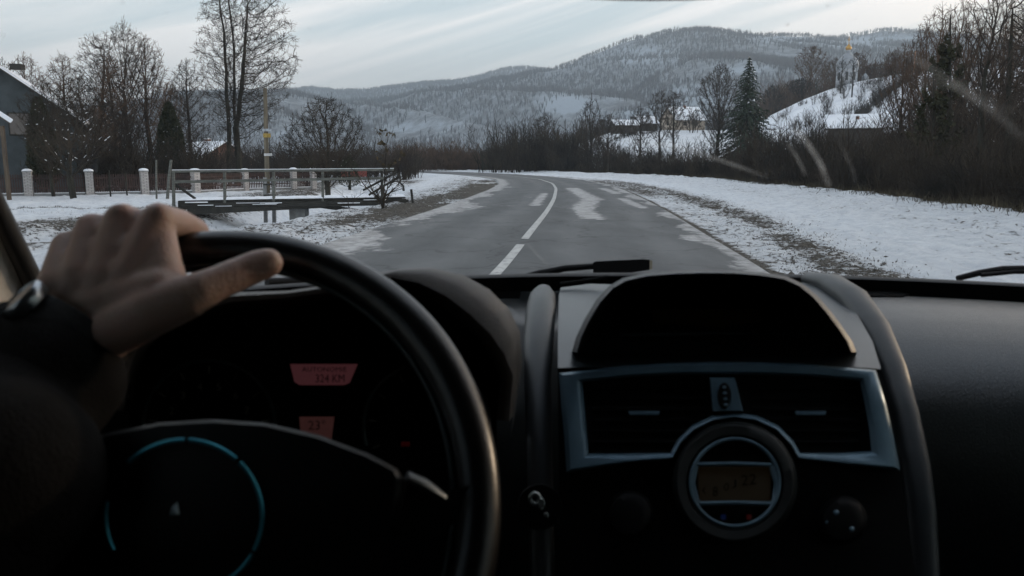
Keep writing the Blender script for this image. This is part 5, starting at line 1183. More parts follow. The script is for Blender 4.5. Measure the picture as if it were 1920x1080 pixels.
for (cx0, cy0, rr_, digits) in ((392, 800, 124, "12345678"), (800, 800, 118, "")):
    g0 = MB().tube([ipp(cx0 + rr_ * math.cos(a), cy0 - rr_ * math.sin(a), .006) for a in np.linspace(-.3, math.pi + .3, 60)], .0016, 6).build('dial_ring', MRINGD, car, True)
    for k in range(9):
        a = math.pi * (1.12 - k / 8 * 1.24); MB().beam(ipp(cx0 + rr_ * .92 * math.cos(a), cy0 - rr_ * .92 * math.sin(a), .004), ipp(cx0 + rr_ * .80 * math.cos(a), cy0 - rr_ * .80 * math.sin(a), .004), .001, .0008).build('tick', MTICK, g0)
    for k, ch in enumerate(digits):
        a = math.pi * (1.02 - k / 7 * 1.04) + .0; text_mesh(ch, 1, 'numeral', MTICK, g0, lambda q, r_: ipp(q, r_, .004), cx0 + rr_ * .62 * math.cos(a) - 4, cy0 - rr_ * .62 * math.sin(a) + 7, 9, 14)
quad([(752, 829), (768, 829), (768, 837), (752, 837)], lambda a, b: ipp(a, b, .003), 'warning_light', mat("red_lamp", (.1, .0, .0), .5, emit=(.6, .03, .02), es=.010), car)
MB().loft([[tuple(P(x, y, d_)) for x, y, d_ in ((40, 700, .66), (245, 700, .64), (250, 1150, .60), (0, 1150, .60))], [tuple(P(x, y, d_)) for x, y, d_ in ((40, 700, .70), (245, 700, .68), (250, 1150, .64), (0, 1150, .64))]], cap0=True, cap1=True).build('shade_sheet', MVOID, car, bevel=.008)  # black sheet added to keep the lit end of the dash dark
# ---- steering wheel
th = R(25); HUB = P(345, 958, .475); wu = UPV * math.cos(th) + FW * math.sin(th); wn = -FW * math.cos(th) + UPV * math.sin(th)
def wp(a, r_, o=0.0): return HUB + RT * (r_ * math.cos(a)) + wu * (r_ * math.sin(a)) + wn * o
m = MB(); na, nb = 160, 18; lp = []
for i in range(na):
    a = 2 * math.pi * i / na; ring = []
    grip = 1 + .06 * math.exp(-((a - .65) / .3) ** 2) + .06 * math.exp(-((a - 2.49) / .3) ** 2)
    for k in range(nb):
        b = 2 * math.pi * k / nb; ring.append(tuple(wp(a, .1755 + .0138 * grip * math.cos(b), .0140 * grip * math.sin(b))))
    lp.append(ring)
lp.append(lp[0]); wheel = MB().loft(lp).build('steering_wheel', MLEATH, car, True)
MSEAM = pm("teal_sheen_leather", (.008, .02, .022), .42, .2, 300)
MB().tube([wp(a, .1755 - .0143, .0052) for a in np.linspace(-.25, 1.9, 90)], .0021, 8).build('inner_seam', MSEAM, wheel, True)
def hubp(px, py, o): return P(px, py, .452 - o)
po = [(-75, 1000), (-60, 905), (30, 862), (115, 835), (200, 812), (300, 792), (400, 786), (500, 793), (600, 816), (690, 850), (745, 878), (762, 905), (752, 960), (700, 1060), (620, 1180), (480, 1300), (345, 1340), (210, 1300), (70, 1180), (-10, 1090)]
def shrink(pts, s, cx0, cy0): return [(cx0 + (x - cx0) * s, cy0 + (y - cy0) * s) for x, y in pts]
MPAD = pm("airbag_cover_plastic", (.003, .004, .0045), .45, .12, 700, spec=.3)
pad = MB().loft([[tuple(hubp(x, y, o)) for x, y in shrink(po, s, 345, 1030)] for s, o in ((.985, -.035), (1.0, -.004), (.995, .003), (.975, .007), (.94, .008), (.6, .014), (.2, .018))], cap1=True).build('airbag_cover', MPAD, wheel, True)
c_ = [(345 + 147 * math.cos(a), 968 - 143 * math.sin(a)) for a in np.linspace(0, 2 * math.pi, 97)]
for s0, s1 in ((80, 88), (89, 96), (0, 12), (13, 23), (24, 36), (45, 55)):  # only the arcs that catch the light are built
    MB().tube([hubp(x, y, .0175) for x, y in c_[s0:s1 + 1]], .0013, 8).build('trim_ring', MTEAL, pad, True)
MB().loft([[tuple(hubp(x, y, .0172 + o)) for x, y in shrink([(318, 966), (322, 950), (333, 941), (337, 966)], s, 328, 958)] for s, o in ((1, 0), (.9, .002), (.3, .0035))], cap1=True).build('emblem_glint', pm("pale_painted_glint", (.75, .9, .98), .35, .02, 900, metal=.3), pad)  # only the badge's glint, its shine put into a pale bluish colour
MB().tube([hubp(762, 893, .004), hubp(795, 908, .002), hubp(832, 932, -.004)], [.0052, .006, .004], 10, flat=.6).build('spoke_trim', MSILV, wheel, True)
for s in (0, 1):
    fx = lambda x: x if s == 0 else 690 - x
    MB().loft([[tuple(P(fx(x), y, d)) for x, y, d in lp_] for lp_ in ([(740, 905, .455), (740, 1010, .455), (740, 1010, .475), (740, 905, .475)], [(820, 925, .462), (820, 1010, .462), (820, 1010, .482), (820, 925, .482)], [(900, 905, .47), (900, 1030, .47), (900, 1030, .485), (900, 905, .485)])], cap0=True, cap1=True).build('spoke', MLEATH, wheel, True)
# ignition key area
lock = MB().tube([P(1012, 950, .70), P(1012, 950, .665)], [.020, .018], 20).build('ignition_lock', MBLACK, car, True)
MB().tube([P(1003 + 9 * math.cos(a), 935 + 10 * math.sin(a), .655) for a in np.linspace(0, 2 * math.pi, 20)], .0018, 8).build('key_ring', MKEY, lock, True)
MB().loft([[tuple(P(1015 + r_ * math.cos(a) * .7, 944 + r_ * math.sin(a) * 1.25, .652 - o)) for a in np.linspace(0, 6.1, 16)] for r_, o in ((10, -.01), (10, .0), (7, .003))], cap1=True).build('key_head', MKEY, lock, True)
MB().loft([[tuple(P(1024 + r_ * math.cos(a), 966 + r_ * math.sin(a), .650 - o)) for a in np.linspace(0, 6.1, 12)] for r_, o in ((6, -.01), (5, .0), (3, .002))], cap1=True).build('key_button', MKEY, lock, True)
# ---- centre console
def dC(y): return 1 / interp(y, [400, 690, 1080, 1400], [1 / .73 - (1 / .66 - 1 / .73) / 390 * 290, 1 / .73, 1 / .66, 1 / .66 + (1 / .66 - 1 / .73) / 390 * 320])
def CP(x, y, o=0.0): return P(x, y, dC(y) - o)
body = MB().loft([[tuple(CP(x, y, -.006)) for x, y in ((1046, 690), (1048, 900), (1052, 1200))], [tuple(CP(x, y, -.006)) for x, y in ((1200, 686), (1200, 900), (1200, 1200))], [tuple(CP(x, y, -.006)) for x, y in ((1345, 684), (1345, 900), (1345, 1200))], [tuple(CP(x, y, -.006)) for x, y in ((1645, 690), (1690, 900), (1735, 1200))]], closed=False).build('centre_console', MBLACK, car, fix=False)
# ridges at both sides
MRIDGE = pm("ridge_plastic", (.030, .034, .036), .40, .15, 800, spec=.45)
def ridge(pts, rads, nm='console_ridge'):
    MB().tube([P(*p) for p in pts], rads, 18, flat=.7, up=(0, .3, 1)).build(nm, MRIDGE, car, True)
ridge([(1019, 543, 1.02), (1017, 556, .96), (1014, 580, .90), (1010, 640, .82), (1008, 720, .765), (1012, 860, .72), (1016, 1000, .69), (1018, 1180, .66)], [.010, .016, .0170, .0155, .0130, .0115, .011, .011])
ridge([(1520, 524, 1.04), (1560, 532, .99), (1600, 558, .92), (1640, 612, .86), (1672, 690, .80), (1697, 780, .765), (1716, 870, .735), (1728, 960, .71), (1738, 1180, .67)], [.014, .018, .0175, .0155, .0140, .0135, .013, .012, .012])
# upper shelf behind the hood of the display
top = [[(1046, 690, .731), (1046, 640, .78), (1047, 590, .86), (1048, 555, .95), (1052, 536, 1.03)], [(1100, 688, .731), (1095, 640, .79), (1095, 590, .87), (1098, 555, .95), (1110, 532, 1.03)], [(1345, 684, .731), (1345, 665, .76), (1345, 640, .80), (1345, 600, .9), (1345, 540, 1.03)], [(1600, 688, .731), (1590, 640, .79), (1560, 590, .87), (1530, 555, .95), (1500, 530, 1.03)], [(1652, 692, .731), (1636, 640, .79), (1608, 590, .87), (1575, 552, .95), (1530, 524, 1.03)]]
MB().loft([[tuple(P(*q)) for q in r_] for r_ in top], closed=False).build('console_top', MCONS, car, True)
MB().tube([P(1050, 534, 1.0), P(1090, 529, 1.0), P(1140, 521, 1.0)], .0035, 8).build('console_slot', MVOID, car, True)
# display hood (arch)
arch = [(1072, 660), (1080, 632), (1096, 598), (1118, 562), (1142, 536), (1168, 521), (1210, 512), (1260, 508), (1320, 506), (1380, 507), (1430, 511), (1475, 518), (1505, 532), (1532, 554), (1558, 584), (1582, 616), (1598, 640), (1606, 660)]
def ascale(s, dy=0): return [(1340 + (x - 1340) * s, 660 + (y - 660) * s + dy) for x, y in arch]
lo = [[tuple(P(x, y, .86)) for x, y in ascale(.90)], [tuple(P(x, y, .712)) for x, y in ascale(.965)], [tuple(P(x, y, .738)) for x, y in ascale(.982)], [tuple(P(x, y, .742)) for x, y in ascale(1.0)], [tuple(P(x, y, .78)) for x, y in ascale(1.0, 4)], [tuple(P(x, y + 30, .98)) for x, y in ascale(.94, 10)]]
hd = MB().loft(lo, closed=False).build('display_hood', pm("hood_dark_plastic", (.014, .015, .016), .42, .25, 700), car, True)
V = [tuple(P(x, y, .87)) for x, y in ascale(.93)]; MB().add(V, [tuple(range(len(V)))]).build('display_recess', MVOID, hd, fix=False)
MB().loft([[tuple(P(x, 662, d)) for x in (1075, 1340, 1604)] for d in (.742, .90)], closed=False).build('recess_floor', MVOID, hd, fix=False)
quad([(1225, 580), (1425, 580), (1425, 614), (1225, 614)], lambda a, b: P(a, b, .862), 'clock_display', mat("dark_olive_screen", (.014, .012, .006), .4, emit=(.10, .07, .02), es=.002), hd)
MB().tube([P(1165, 628, .80), P(1340, 625, .80), P(1512, 628, .80)], .0022, 8).build('display_ledge', MCONS, hd, True)
# vent frame
inn = [(1092, 716), (1180, 707), (1260, 703), (1345, 702), (1430, 703), (1520, 706), (1612, 714), (1622, 760), (1630, 805), (1634, 846), (1580, 849), (1500, 849), (1488, 826), (1460, 798), (1420, 779), (1378, 773), (1336, 779), (1298, 797), (1270, 824), (1257, 849), (1180, 850), (1104, 851), (1100, 805), (1096, 760)]
outr = [(1048, 700), (1170, 686), (1260, 681), (1345, 679), (1430, 680), (1530, 684), (1642, 694), (1662, 760), (1676, 820), (1688, 882), (1590, 872), (1497, 860), (1482, 834), (1455, 806), (1417, 788), (1378, 782), (1339, 788), (1302, 806), (1276, 832), (1262, 860), (1170, 868), (1062, 886), (1058, 820), (1052, 760)]
fr = MB().loft([[tuple(CP(x, y, -.004)) for x, y in outr], [tuple(CP(x, y, .005)) for x, y in outr], [tuple(CP(a[0] + (b[0] - a[0]) * .2, a[1] + (b[1] - a[1]) * .2, .009)) for a, b in zip(outr, inn)], [tuple(CP(a[0] + (b[0] - a[0]) * .75, a[1] + (b[1] - a[1]) * .75, .008)) for a, b in zip(outr, inn)], [tuple(CP(*q, .003)) for q in inn], [tuple(CP(*q, -.02)) for q in inn]])
frame = fr.build('vent_frame', MFRAME, car, True)
quad([(1092, 702), (1612, 702), (1640, 852), (1100, 852)], lambda a, b: CP(a, b, -.020), 'vent_backing', MVOID, car)
for (x0, x1, xc) in ((1110, 1318, 1208), (1408, 1606, 1520)):
    v_ = MB().add([tuple(CP(x, y, -.018)) for x, y in ((x0, 716), (x1, 716), (x1 + 4, 840), (x0 + 2, 840))], [(0, 1, 2, 3)]).build('air_vent', MVOID, car, fix=False)
    for k in range(6):
        y = 726 + k * 20; x1_ = min(x1, 1378 - math.sqrt(max(0, 135 ** 2 - (905 - y) ** 2)) if x0 < 1300 and y > 775 else x1); x0_ = x0 if x0 < 1300 else max(x0, 1378 + math.sqrt(max(0, 135 ** 2 - (905 - y) ** 2)) if y > 775 else x0)
        MB().beam(CP(x0_, y, -.008), CP(x1_, y, -.008), .012, .0015).build('slat', MBLACK, v_)
    MB().loft([[tuple(CP(x, y, o)) for x, y in ((xc - 30, 771), (xc + 30, 771), (xc + 27, 778), (xc - 27, 778))] for o in (-.010, .0, .002)], cap1=True).build('tab', MFRAME, v_, bevel=.0006)
hold = [(1330, 708), (1378, 708), (1394, 772), (1336, 772)]
tw = MB().loft([[tuple(CP(x, y, o)) for x, y in shrink(hold, s, 1358, 740)] for s, o in ((1, -.012), (1, .008), (.93, .011))], cap1=True).build('vent_dial_holder', MFRAME, car, True)
MB().loft([[tuple(CP(1358 + 13 * s * math.cos(a), 742 + 25 * s * math.sin(a), .0112 + o)) for a in np.linspace(0, 6.0, 20)] for s, o in ((1, 0), (.85, .003))], cap1=True).build('thumb_wheel', MBLACK, tw, True)
for k in range(4): MB().loft([[tuple(CP(1358 + k + 4 * s * math.cos(a), 726 + k * 11 + 3 * s * math.sin(a), .0145 + o)) for a in np.linspace(0, 5.6, 9)] for s, o in ((1, 0), (.4, .001))], cap1=True).build('thumb_wheel_dot', MFRAME, tw)
# round radio / climate display
KC = (1378, 905)
def circ(r_, o, n=64): return [tuple(CP(KC[0] + r_ * math.cos(a), KC[1] + r_ * .985 * math.sin(a), o)) for a in np.linspace(0, 2 * math.pi, n + 1)[:-1]]
knob = MB().loft([circ(118, -.004), circ(116, .012), circ(108, .017), circ(92, .016), circ(88, .010)]).build('display_bezel', pm("dark_teal_rubber", (.003, .005, .005), .55, .1, 500), car, True)
MB().add(circ(89, .0085), [tuple(range(64))]).build('display_face', MVOID, knob, fix=False)
MB().tube([CP(KC[0] + 83 * math.cos(a), KC[1] + 82 * math.sin(a), .014) for a in np.linspace(0, 2 * math.pi, 81)[:-1]], .0017, 8, close=True).build('bezel_ring', MFRAME, knob, True)
for (x0, x1, y, y2) in ((1308, 1446, 871, 872), (1312, 1450, 944, 945)): MB().tube([CP(x0, y, .013), CP(KC[0], y - 1.5, .0135), CP(x1, y2, .013)], .0018, 8).build('display_bar', MFRAME, knob, True)
for s in ([(1305, 874), (1298, 905), (1306, 938), (1312, 944)], [(1446, 874), (1456, 905), (1452, 940), (1447, 944)]): MB().tube([CP(x, y, .0125) for x, y in s], .0022, 8).build('display_side', MFRAME, knob, True)
amb = quad([(1308, 876), (1445, 876), (1445, 940), (1312, 940)], lambda a, b: CP(a, b, .0105), 'amber_screen', mat("dim_amber_lcd", (.02, .013, .005), .5, (.012, .009, .004), 60, emit=(.45, .26, .06), es=.004), knob)
for txt, x, y, w_, h in (("‹", 1316, 926, 8, 12), ("8", 1336, 931, 10, 18), ("0", 1357, 921, 10, 15), ("J", 1371, 916, 10, 16), ("22", 1390, 911, 28, 20)): text_mesh(txt, 1, 'display_text', MVOID, amb, lambda a, b: CP(a, b, .0126), x, y, w_, h, slant=-.12)
for x, cc, nm in ((1357, (.02, .12, .7), "cold_blue_mark"), (1405, (.6, .03, .02), "hot_red_mark")): quad([(x - 4, 966), (x + 4, 966), (x + 4, 974), (x - 4, 974)], lambda a, b: CP(a, b, .0105), 'temperature_mark', mat(nm, (.02, .02, .02), .5, emit=cc, es=.015), knob)
for (x, y, r_) in ((1580, 975, 46), (1180, 965, 46)):
    k_ = MB().loft([[tuple(CP(x + q * math.cos(a), y + q * math.sin(a), o)) for a in np.linspace(0, 2 * math.pi, 33)[:-1]] for q, o in ((r_, -.003), (r_, .006), (r_ * .8, .014), (r_ * .5, .015))], cap1=True).build('control_knob', MBLACK, car, True)
    if x > 1400:
        for (dx, dy, q) in ((17, 17, 6), (-12, -14, 6), (-30, 4, 3)): MB().loft([[tuple(CP(x + dx + q * s * math.cos(a), y + dy + q * s * math.sin(a), .0145 + o)) for a in np.linspace(0, 5.6, 9)] for s, o in ((1, 0), (.5, .002))], cap1=True).build('knob_highlight', MFRAME, k_, True)  # highlights on the knob, modelled as small pale discs
# glovebox line, lower panels, floor, doors, pillars, roof
MB().box((CX, .62, .35), (1.5, .9, .06)).build('floor', MROOFL, car); MB().box((CX, -1.2, .35), (1.5, 2.7, .06)).build('floor', MROOFL, car)
MB().box((CX + .0, .10, .52), (.26, 1.0, .30)).build('tunnel_console', MBLACK, car, bevel=.03)
for s in (-1, 1):
    X = CX + s * .80
    MB().loft([[(X, y, z) for y, z in ((.95, .3), (.95, 1.20), (-2.3, 1.26), (-2.3, .3))], [(X + s * .10, y, z) for y, z in ((.95, .3), (.95, 1.18), (-2.3, 1.24), (-2.3, .3))]], cap0=True, cap1=True).build('door', MDASH, car)
    SE = [np.array(screen_pt(CX + s * .712, f)) for f in np.linspace(-.0, 1, 12)]
    MB().loft([[tuple(p + (-s * .006, .002, 0)) for p in SE], [tuple(p + (s * .004, -.006, 0)) for p in SE], [tuple(p + (s * .012, -.040, 0)) for p in SE], [tuple(p + (s * .018, -.12, 0)) for p in SE], [tuple(p + (s * .028, -.18, 0)) for p in SE], [tuple(p + (s * .085, -.12, 0)) for p in SE], [tuple(p + (s * .06, .01, 0)) for p in SE]]).build('windscreen_pillar', MBEIGE, car, True)
    MB().tube([np.array(screen_pt(CX + s * .712, f)) + (-s * .006, .0, .0) for f in np.linspace(0, 1, 12)], .0105, 8).build('pillar_seal', MRUB, car, True)
    MB().beam((CX + s * .80, -.35, 1.15), (CX + s * .72, -.45, 1.86), .09, .16, up=(0, 1, 0)).build('door_pillar', MROOFL, car, bevel=.01)
    MB().box((CX + s * .74, -1.5, 1.53), (.06, 1.6, .62)).build('rear_light_block', MROOFL, car)  # unseen panel added to close the cabin's rear side against light
MB().loft([[(CX + x, y, z + .05 - .05 * (x / .76) ** 2) for x in np.linspace(-.78, .78, 9)] for y, z in ((.57, 1.825), (.3, 1.87), (-.3, 1.90), (-2.3, 1.88), (-2.35, 1.0), (-2.3, .3))], closed=False).build('roof_lining', MROOFL, car, True)
MB().loft([[(CX + x, y, z + .05 - .05 * (x / .76) ** 2) for x in np.linspace(-.80, .80, 9)] for y, z in ((.59, 1.845), (.3, 1.90), (-.3, 1.93), (-2.35, 1.91), (-2.42, 1.0), (-2.4, .25))], closed=False).build('roof', MPAINTC, car, True)
for s, lb in ((-1, None), (1, None)):
    MB().box((CX + s * .39, -.42, .72), (.48, .50, .16)).build('seat', MROOFL, car, bevel=.05)
    if s > 0: MB().beam((CX + s * .39, -.68, .75), (CX + s * .39, -.86, 1.35), .48, .14, up=(0, 1, 0)).build('seat_back', MROOFL, car, bevel=.05)
MSG = bpy.data.materials.new("light_cutting_glass"); MSG.use_nodes = True; _t = MSG.node_tree; _t.nodes.clear(); _o = _t.nodes.new('ShaderNodeOutputMaterial'); _a = _t.nodes.new('ShaderNodeBsdfTransparent'); _a.inputs[0].default_value = (.50, .53, .52, 1); _g = _t.nodes.new('ShaderNodeBsdfGlossy'); _g.inputs['Roughness'].default_value = .05; _m = _t.nodes.new('ShaderNodeMixShader'); _m.inputs[0].default_value = .04; _t.links.new(_a.outputs[0], _m.inputs[1]); _t.links.new(_g.outputs[0], _m.inputs[2]); _t.links.new(_m.outputs[0], _o.inputs[0])  # tint added to cut the light from the unseen side windows
MSL = MSG.copy(); MSL.name = 'light_cutting_glass_left'; [setattr(n.inputs[0], 'default_value', (.45, .47, .47, 1)) for n in MSL.node_tree.nodes if n.type == 'BSDF_TRANSPARENT']  # left pane dimmed a little more, likewise to hold light back
for s in (-1, 1):
    MB().loft([[(CX + s * .815 - s * o, .93, 1.22), (CX + s * .76 - s * o, .46, 1.86), (CX + s * .74 - s * o, -.42, 1.88), (CX + s * .815 - s * o, -.35, 1.2)] for o in (0, .004)], cap0=True, cap1=True).build('side_window', MSG if s > 0 else MSL, car)
    MB().loft([[(CX + s * (.79 + o), y, z) for y, z in ((-.4, 1.2), (-.4, 1.93), (-2.4, 1.93), (-2.4, 1.2))] for o in (0, .03)], cap0=True, cap1=True).build('rear_light_block', MROOFL, car)  # solid panel added where rear side windows would let light in
# rear view mirror (only its lower lip shows at the very top) and wipers
mp_ = [(1220 + 330 * math.copysign(abs(math.cos(a)) ** .8, math.cos(a)), -92 + 93.5 * math.copysign(abs(math.sin(a)) ** .9, math.sin(a))) for a in np.linspace(0, 2 * math.pi, 49)[:-1]]
mir = MB().loft([[tuple(P(x, y, d)) for x, y in shrink(mp_, s, 1220, -92)] for s, d in ((.9, .52), (1.0, .505), (1.0, .495), (.95, .492))], cap0=True, cap1=True).build('rear_view_mirror', MBLACK, car, True)
MB().tube([P(1220, -120, .51), P(1225, -190, .60)], .01, 8).build('mirror_stem', MBLACK, mir, True)
wa = MB().tube([P(960, 528, 1.21), P(1010, 513, 1.21), P(1060, 503, 1.205), P(1118, 499, 1.20)], [.0065, .0055, .005, .0045], 8).build('wiper_arm', MBLACK, car, True)
wb = MB().loft([[tuple(P(x, y, d)) for y, d in ((a_, 1.185), (b_, 1.185), (b_, 1.20), (a_, 1.20))] for x, a_, b_ in ((1112, 492, 514), (1118, 490, 515), (1160, 488, 515), (1205, 486, 508), (1218, 487, 506))], cap0=True, cap1=True).build('wiper_blade_head', MBLACK, wa)
MB().loft([[tuple(P(x, y, d)) for y, d in ((488, 1.184), (505, 1.184), (505, 1.20), (488, 1.20))] for x in (1218, 1223)], cap0=True, cap1=True).build('wiper_cap', pm("cream_rubber_end", (.35, .30, .22), .7), wa)
MB().tube([P(1795, 522, 1.10), P(1835, 512, 1.10), P(1880, 505, 1.10), (P(1990, 503, 1.08))], [.004, .0045, .005, .005], 8).build('wiper_arm', MBLACK, car, True)
MB().tube([P(1840, 516, 1.09), P(1900, 510, 1.09), P(2000, 509, 1.07)], .003, 8).build('wiper_blade', MBLACK, car, True)
MB().tube([P(500, 531, 1.05), P(560, 529, 1.08), P(760, 520, 1.18)], .007, 8).build('wiper_blade', MBLACK, car, True)

# ------------------------------------------------------------------ driver's arm and hand, jacket, watch
def capsule_mesh(name, caps, voxel, smooth_it, mat_, parent):
    """caps: lists of (point, radius) chains; fused into one continuous skin with a voxel remesh"""
    m = MB()
    for ch in caps:
        for (a, ra), (b, rb) in zip(ch[:-1], ch[1:]):
            a = np.array(a, float); b = np.array(b, float); d = b - a; L_ = np.linalg.norm(d) + 1e-9; d /= L_
            ref = np.array([0, 0, 1.0]) if abs(d[2]) < .9 else np.array([1.0, 0, 0]); x = np.cross(d, ref); x /= np.linalg.norm(x); u = np.cross(d, x)
            rings = []
            for t in np.linspace(-math.pi / 2, 0, 6)[1:]: rings.append((a + d * ra * math.sin(t), ra * math.cos(t)))
            for t in np.linspace(0, math.pi / 2, 6)[:-1]: rings.append((b + d * rb * math.sin(t), rb * math.cos(t)))
            n = 16; v = [tuple(c + r_ * (x * math.cos(2 * math.pi * k / n) + u * math.sin(2 * math.pi * k / n))) for c, r_ in rings for k in range(n)]
            f = [(i * n + k, i * n + (k + 1) % n, (i + 1) * n + (k + 1) % n, (i + 1) * n + k) for i in range(len(rings) - 1) for k in range(n)]
            f += [tuple(range(n))[::-1], tuple((len(rings) - 1) * n + k for k in range(n))]
            m.add(v, f)
    me = bpy.data.meshes.new(name); me.from_pydata(m.v, [], m.f); me.update()
    tmp = bpy.data.objects.new(name + '_build', me); col.objects.link(tmp)
    r1 = tmp.modifiers.new('r', 'REMESH'); r1.mode = 'VOXEL'; r1.voxel_size = voxel; r1.use_smooth_shade = True
    s1 = tmp.modifiers.new('s', 'SMOOTH'); s1.factor = .6; s1.iterations = smooth_it
    dg = bpy.context.evaluated_depsgraph_get(); out_me = bpy.data.meshes.new_from_object(tmp.evaluated_get(dg)); bpy.data.objects.remove(tmp); out_me.name = name
    return link(name, out_me, mat_, parent, True)
def skin_mat():
    m = bpy.data.materials.new("skin"); m.use_nodes = True; t = m.node_tree; b = t.nodes['Principled BSDF']; co = t.nodes.new('ShaderNodeTexCoord')
    n1 = t.nodes.new('ShaderNodeTexNoise'); n1.inputs['Scale'].default_value = 28; n1.inputs['Detail'].default_value = 6; t.links.new(co.outputs['Object'], n1.inputs['Vector'])
    rp = t.nodes.new('ShaderNodeValToRGB'); rp.color_ramp.elements[0].position = .3; rp.color_ramp.elements[1].position = .7; rp.color_ramp.elements[0].color = (.34, .25, .205, 1); rp.color_ramp.elements[1].color = (.40, .26, .22, 1)
    t.links.new(n1.outputs[0], rp.inputs[0]); t.links.new(rp.outputs[0], b.inputs['Base Color']); b.inputs['Roughness'].default_value = .5; b.inputs['Specular IOR Level'].default_value = .4
    b.inputs['Subsurface Weight'].default_value = .25; b.inputs['Subsurface Radius'].default_value = (1, .3, .15); b.inputs['Subsurface Scale'].default_value = .008
    v = t.nodes.new('ShaderNodeTexVoronoi'); v.inputs['Scale'].default_value = 520; t.links.new(co.outputs['Object'], v.inputs['Vector'])
    n2 = t.nodes.new('ShaderNodeTexNoise'); n2.inputs['Scale'].default_value = 90; n2.inputs['Detail'].default_value = 5; t.links.new(co.outputs['Object'], n2.inputs['Vector'])
    ad = t.nodes.new('ShaderNodeMath'); ad.operation = 'MULTIPLY_ADD'; ad.inputs[1].default_value = 1.5; t.links.new(n2.outputs[0], ad.inputs[0]); t.links.new(v.outputs[0], ad.inputs[2])
    bp = t.nodes.new('ShaderNodeBump'); bp.inputs['Strength'].default_value = .25; bp.inputs['Distance'].default_value = .0012; t.links.new(ad.outputs[0], bp.inputs['Height']); t.links.new(bp.outputs[0], b.inputs['Normal'])
    return m
MSKIN = skin_mat()
def H(x, y, d, r_): return (P(x, y, d), r_ / 1000.)
ELB = np.array([-.46, .22, 1.12]); SHO = np.array([-.40, -.12, 1.36])
hand = [
 # metacarpals (wrist row to knuckles)
 [H(205, 628, .500, 15), H(250, 520, .502, 14), H(298, 412, .516, 11.5)],
 [H(178, 622, .500, 16), H(205, 520, .505, 14), H(229, 413, .522, 11.5)],
 [H(148, 612, .502, 16), H(158, 520, .508, 14), H(174, 430, .528, 11)],
 [H(120, 600, .506, 15.5), H(115, 540, .512, 15), H(127, 462, .535, 10.5)],
 [H(240, 560, .512, 15), H(160, 560, .516, 16)],
 [H(294, 434, .518, 11), H(262, 436, .522, 11.5), H(229, 437, .523, 11.5), H(200, 446, .527, 11.3), H(172, 458, .530, 11), H(132, 486, .537, 10.5)], [H(286, 475, .511, 13.2), H(222, 478, .514, 13.8), H(168, 492, .519, 13.5), H(126, 512, .524, 12.8)], [H(272, 520, .504, 14.8), H(200, 525, .507, 15.3), H(138, 540, .511, 15)], [H(262, 560, .501, 15), H(200, 575, .501, 16.5), H(135, 575, .507, 15.5)],
 [H(298, 414, .522, 9.5), H(262, 420, .528, 9.5), H(229, 416, .528, 9.5)], [H(229, 416, .528, 9.5), H(203, 428, .532, 9.2), H(174, 434, .534, 9)], [H(174, 434, .534, 9), H(150, 452, .538, 8.8), H(127, 464, .540, 8.5)],
 # knuckle bumps
 [H(298, 404, .512, 8), H(300, 408, .514, 8)], [H(229, 403, .518, 8), H(230, 405, .518, 8)],
 # index finger over and round the rim
 [H(298, 412, .516, 11), H(340, 420, .548, 9.8), H(368, 434, .574, 9.2)], [H(368, 434, .574, 9.2), H(380, 470, .594, 8.4)], [H(380, 470, .594, 8.4), H(376, 505, .588, 7.6)],
 [H(229, 413, .522, 11), H(262, 418, .560, 9.6), H(282, 436, .582, 9.2)], [H(282, 436, .582, 9.2), H(298, 474, .600, 8.4)], [H(298, 474, .600, 8.4), H(300, 512, .592, 7.6)],
 [H(174, 430, .528, 10.5), H(205, 436, .566, 9.2), H(222, 458, .586, 8.8)], [H(222, 458, .586, 8.8), H(240, 498, .602, 8.0)], [H(240, 498, .602, 8.0), H(246, 532, .592, 7.2)],
 [H(127, 462, .535, 10), H(150, 472, .566, 8.4), H(164, 494, .582, 7.8)], [H(164, 494, .582, 7.8), H(184, 530, .594, 7.0)], [H(184, 530, .594, 7.0), H(192, 556, .584, 6.4)],
 # web between thumb and index, thumb base
 [H(300, 430, .516, 9.5), H(306, 500, .504, 12), H(322, 556, .494, 13)],
 [H(215, 620, .494, 16), H(285, 585, .486, 15.5), H(352, 558, .485, 13.6)],
 [H(230, 560, .500, 15), H(300, 545, .492, 14)],
 [H(352, 558, .485, 13.4), H(376, 546, .487, 12.4), H(410, 530, .493, 10.9), H(438, 518, .499, 10.9)], [H(438, 518, .499, 11.2), H(452, 512, .502, 10.6), H(480, 500, .506, 10.6), H(502, 493, .508, 9.8)],
 # wrist, forearm, elbow, upper arm, shoulder
 [H(205, 632, .500, 15), H(140, 690, .490, 18)], [H(125, 605, .506, 15.5), H(100, 660, .494, 20)], [H(160, 640, .500, 22), H(100, 730, .485, 26)],
 [(P(120, 690, .490), .026), (ELB, .040)], [(ELB, .042), (SHO, .055)], [(SHO, .06), (SHO + (-.02, -.10, .02), .085)]]
person = empty('person', (-.42, -.25, .8)); tag(person, "driver whose bare left hand grips the top of the steering wheel, in a black sleeve", 'person')
capsule_mesh('arm', hand, .0021, 5, MSKIN, person)
MJACK = mat("black_jacket_cloth", (.006, .006, .0065), .9, (.003, .003, .003), 60, bump=.3, bscale=500, spec=.15)
fore = (ELB - P(130, 650, .495)); fore = fore / np.linalg.norm(fore); cuff = P(118, 668, .492) + fore * .004
c0 = cuff; c0 = cuff + fore * .008; sl = [[(c0, .0375), (c0 + fore * .05, .044), (c0 + fore * .12, .050), (ELB, .060)], [(ELB, .062), (SHO, .078)], [(SHO, .08), (SHO + np.array([-.03, -.08, -.05]), .12)], [(P(20, 640, .49), .026), (P(-60, 690, .47), .036), (ELB + (-.02, 0, .02), .05)]]
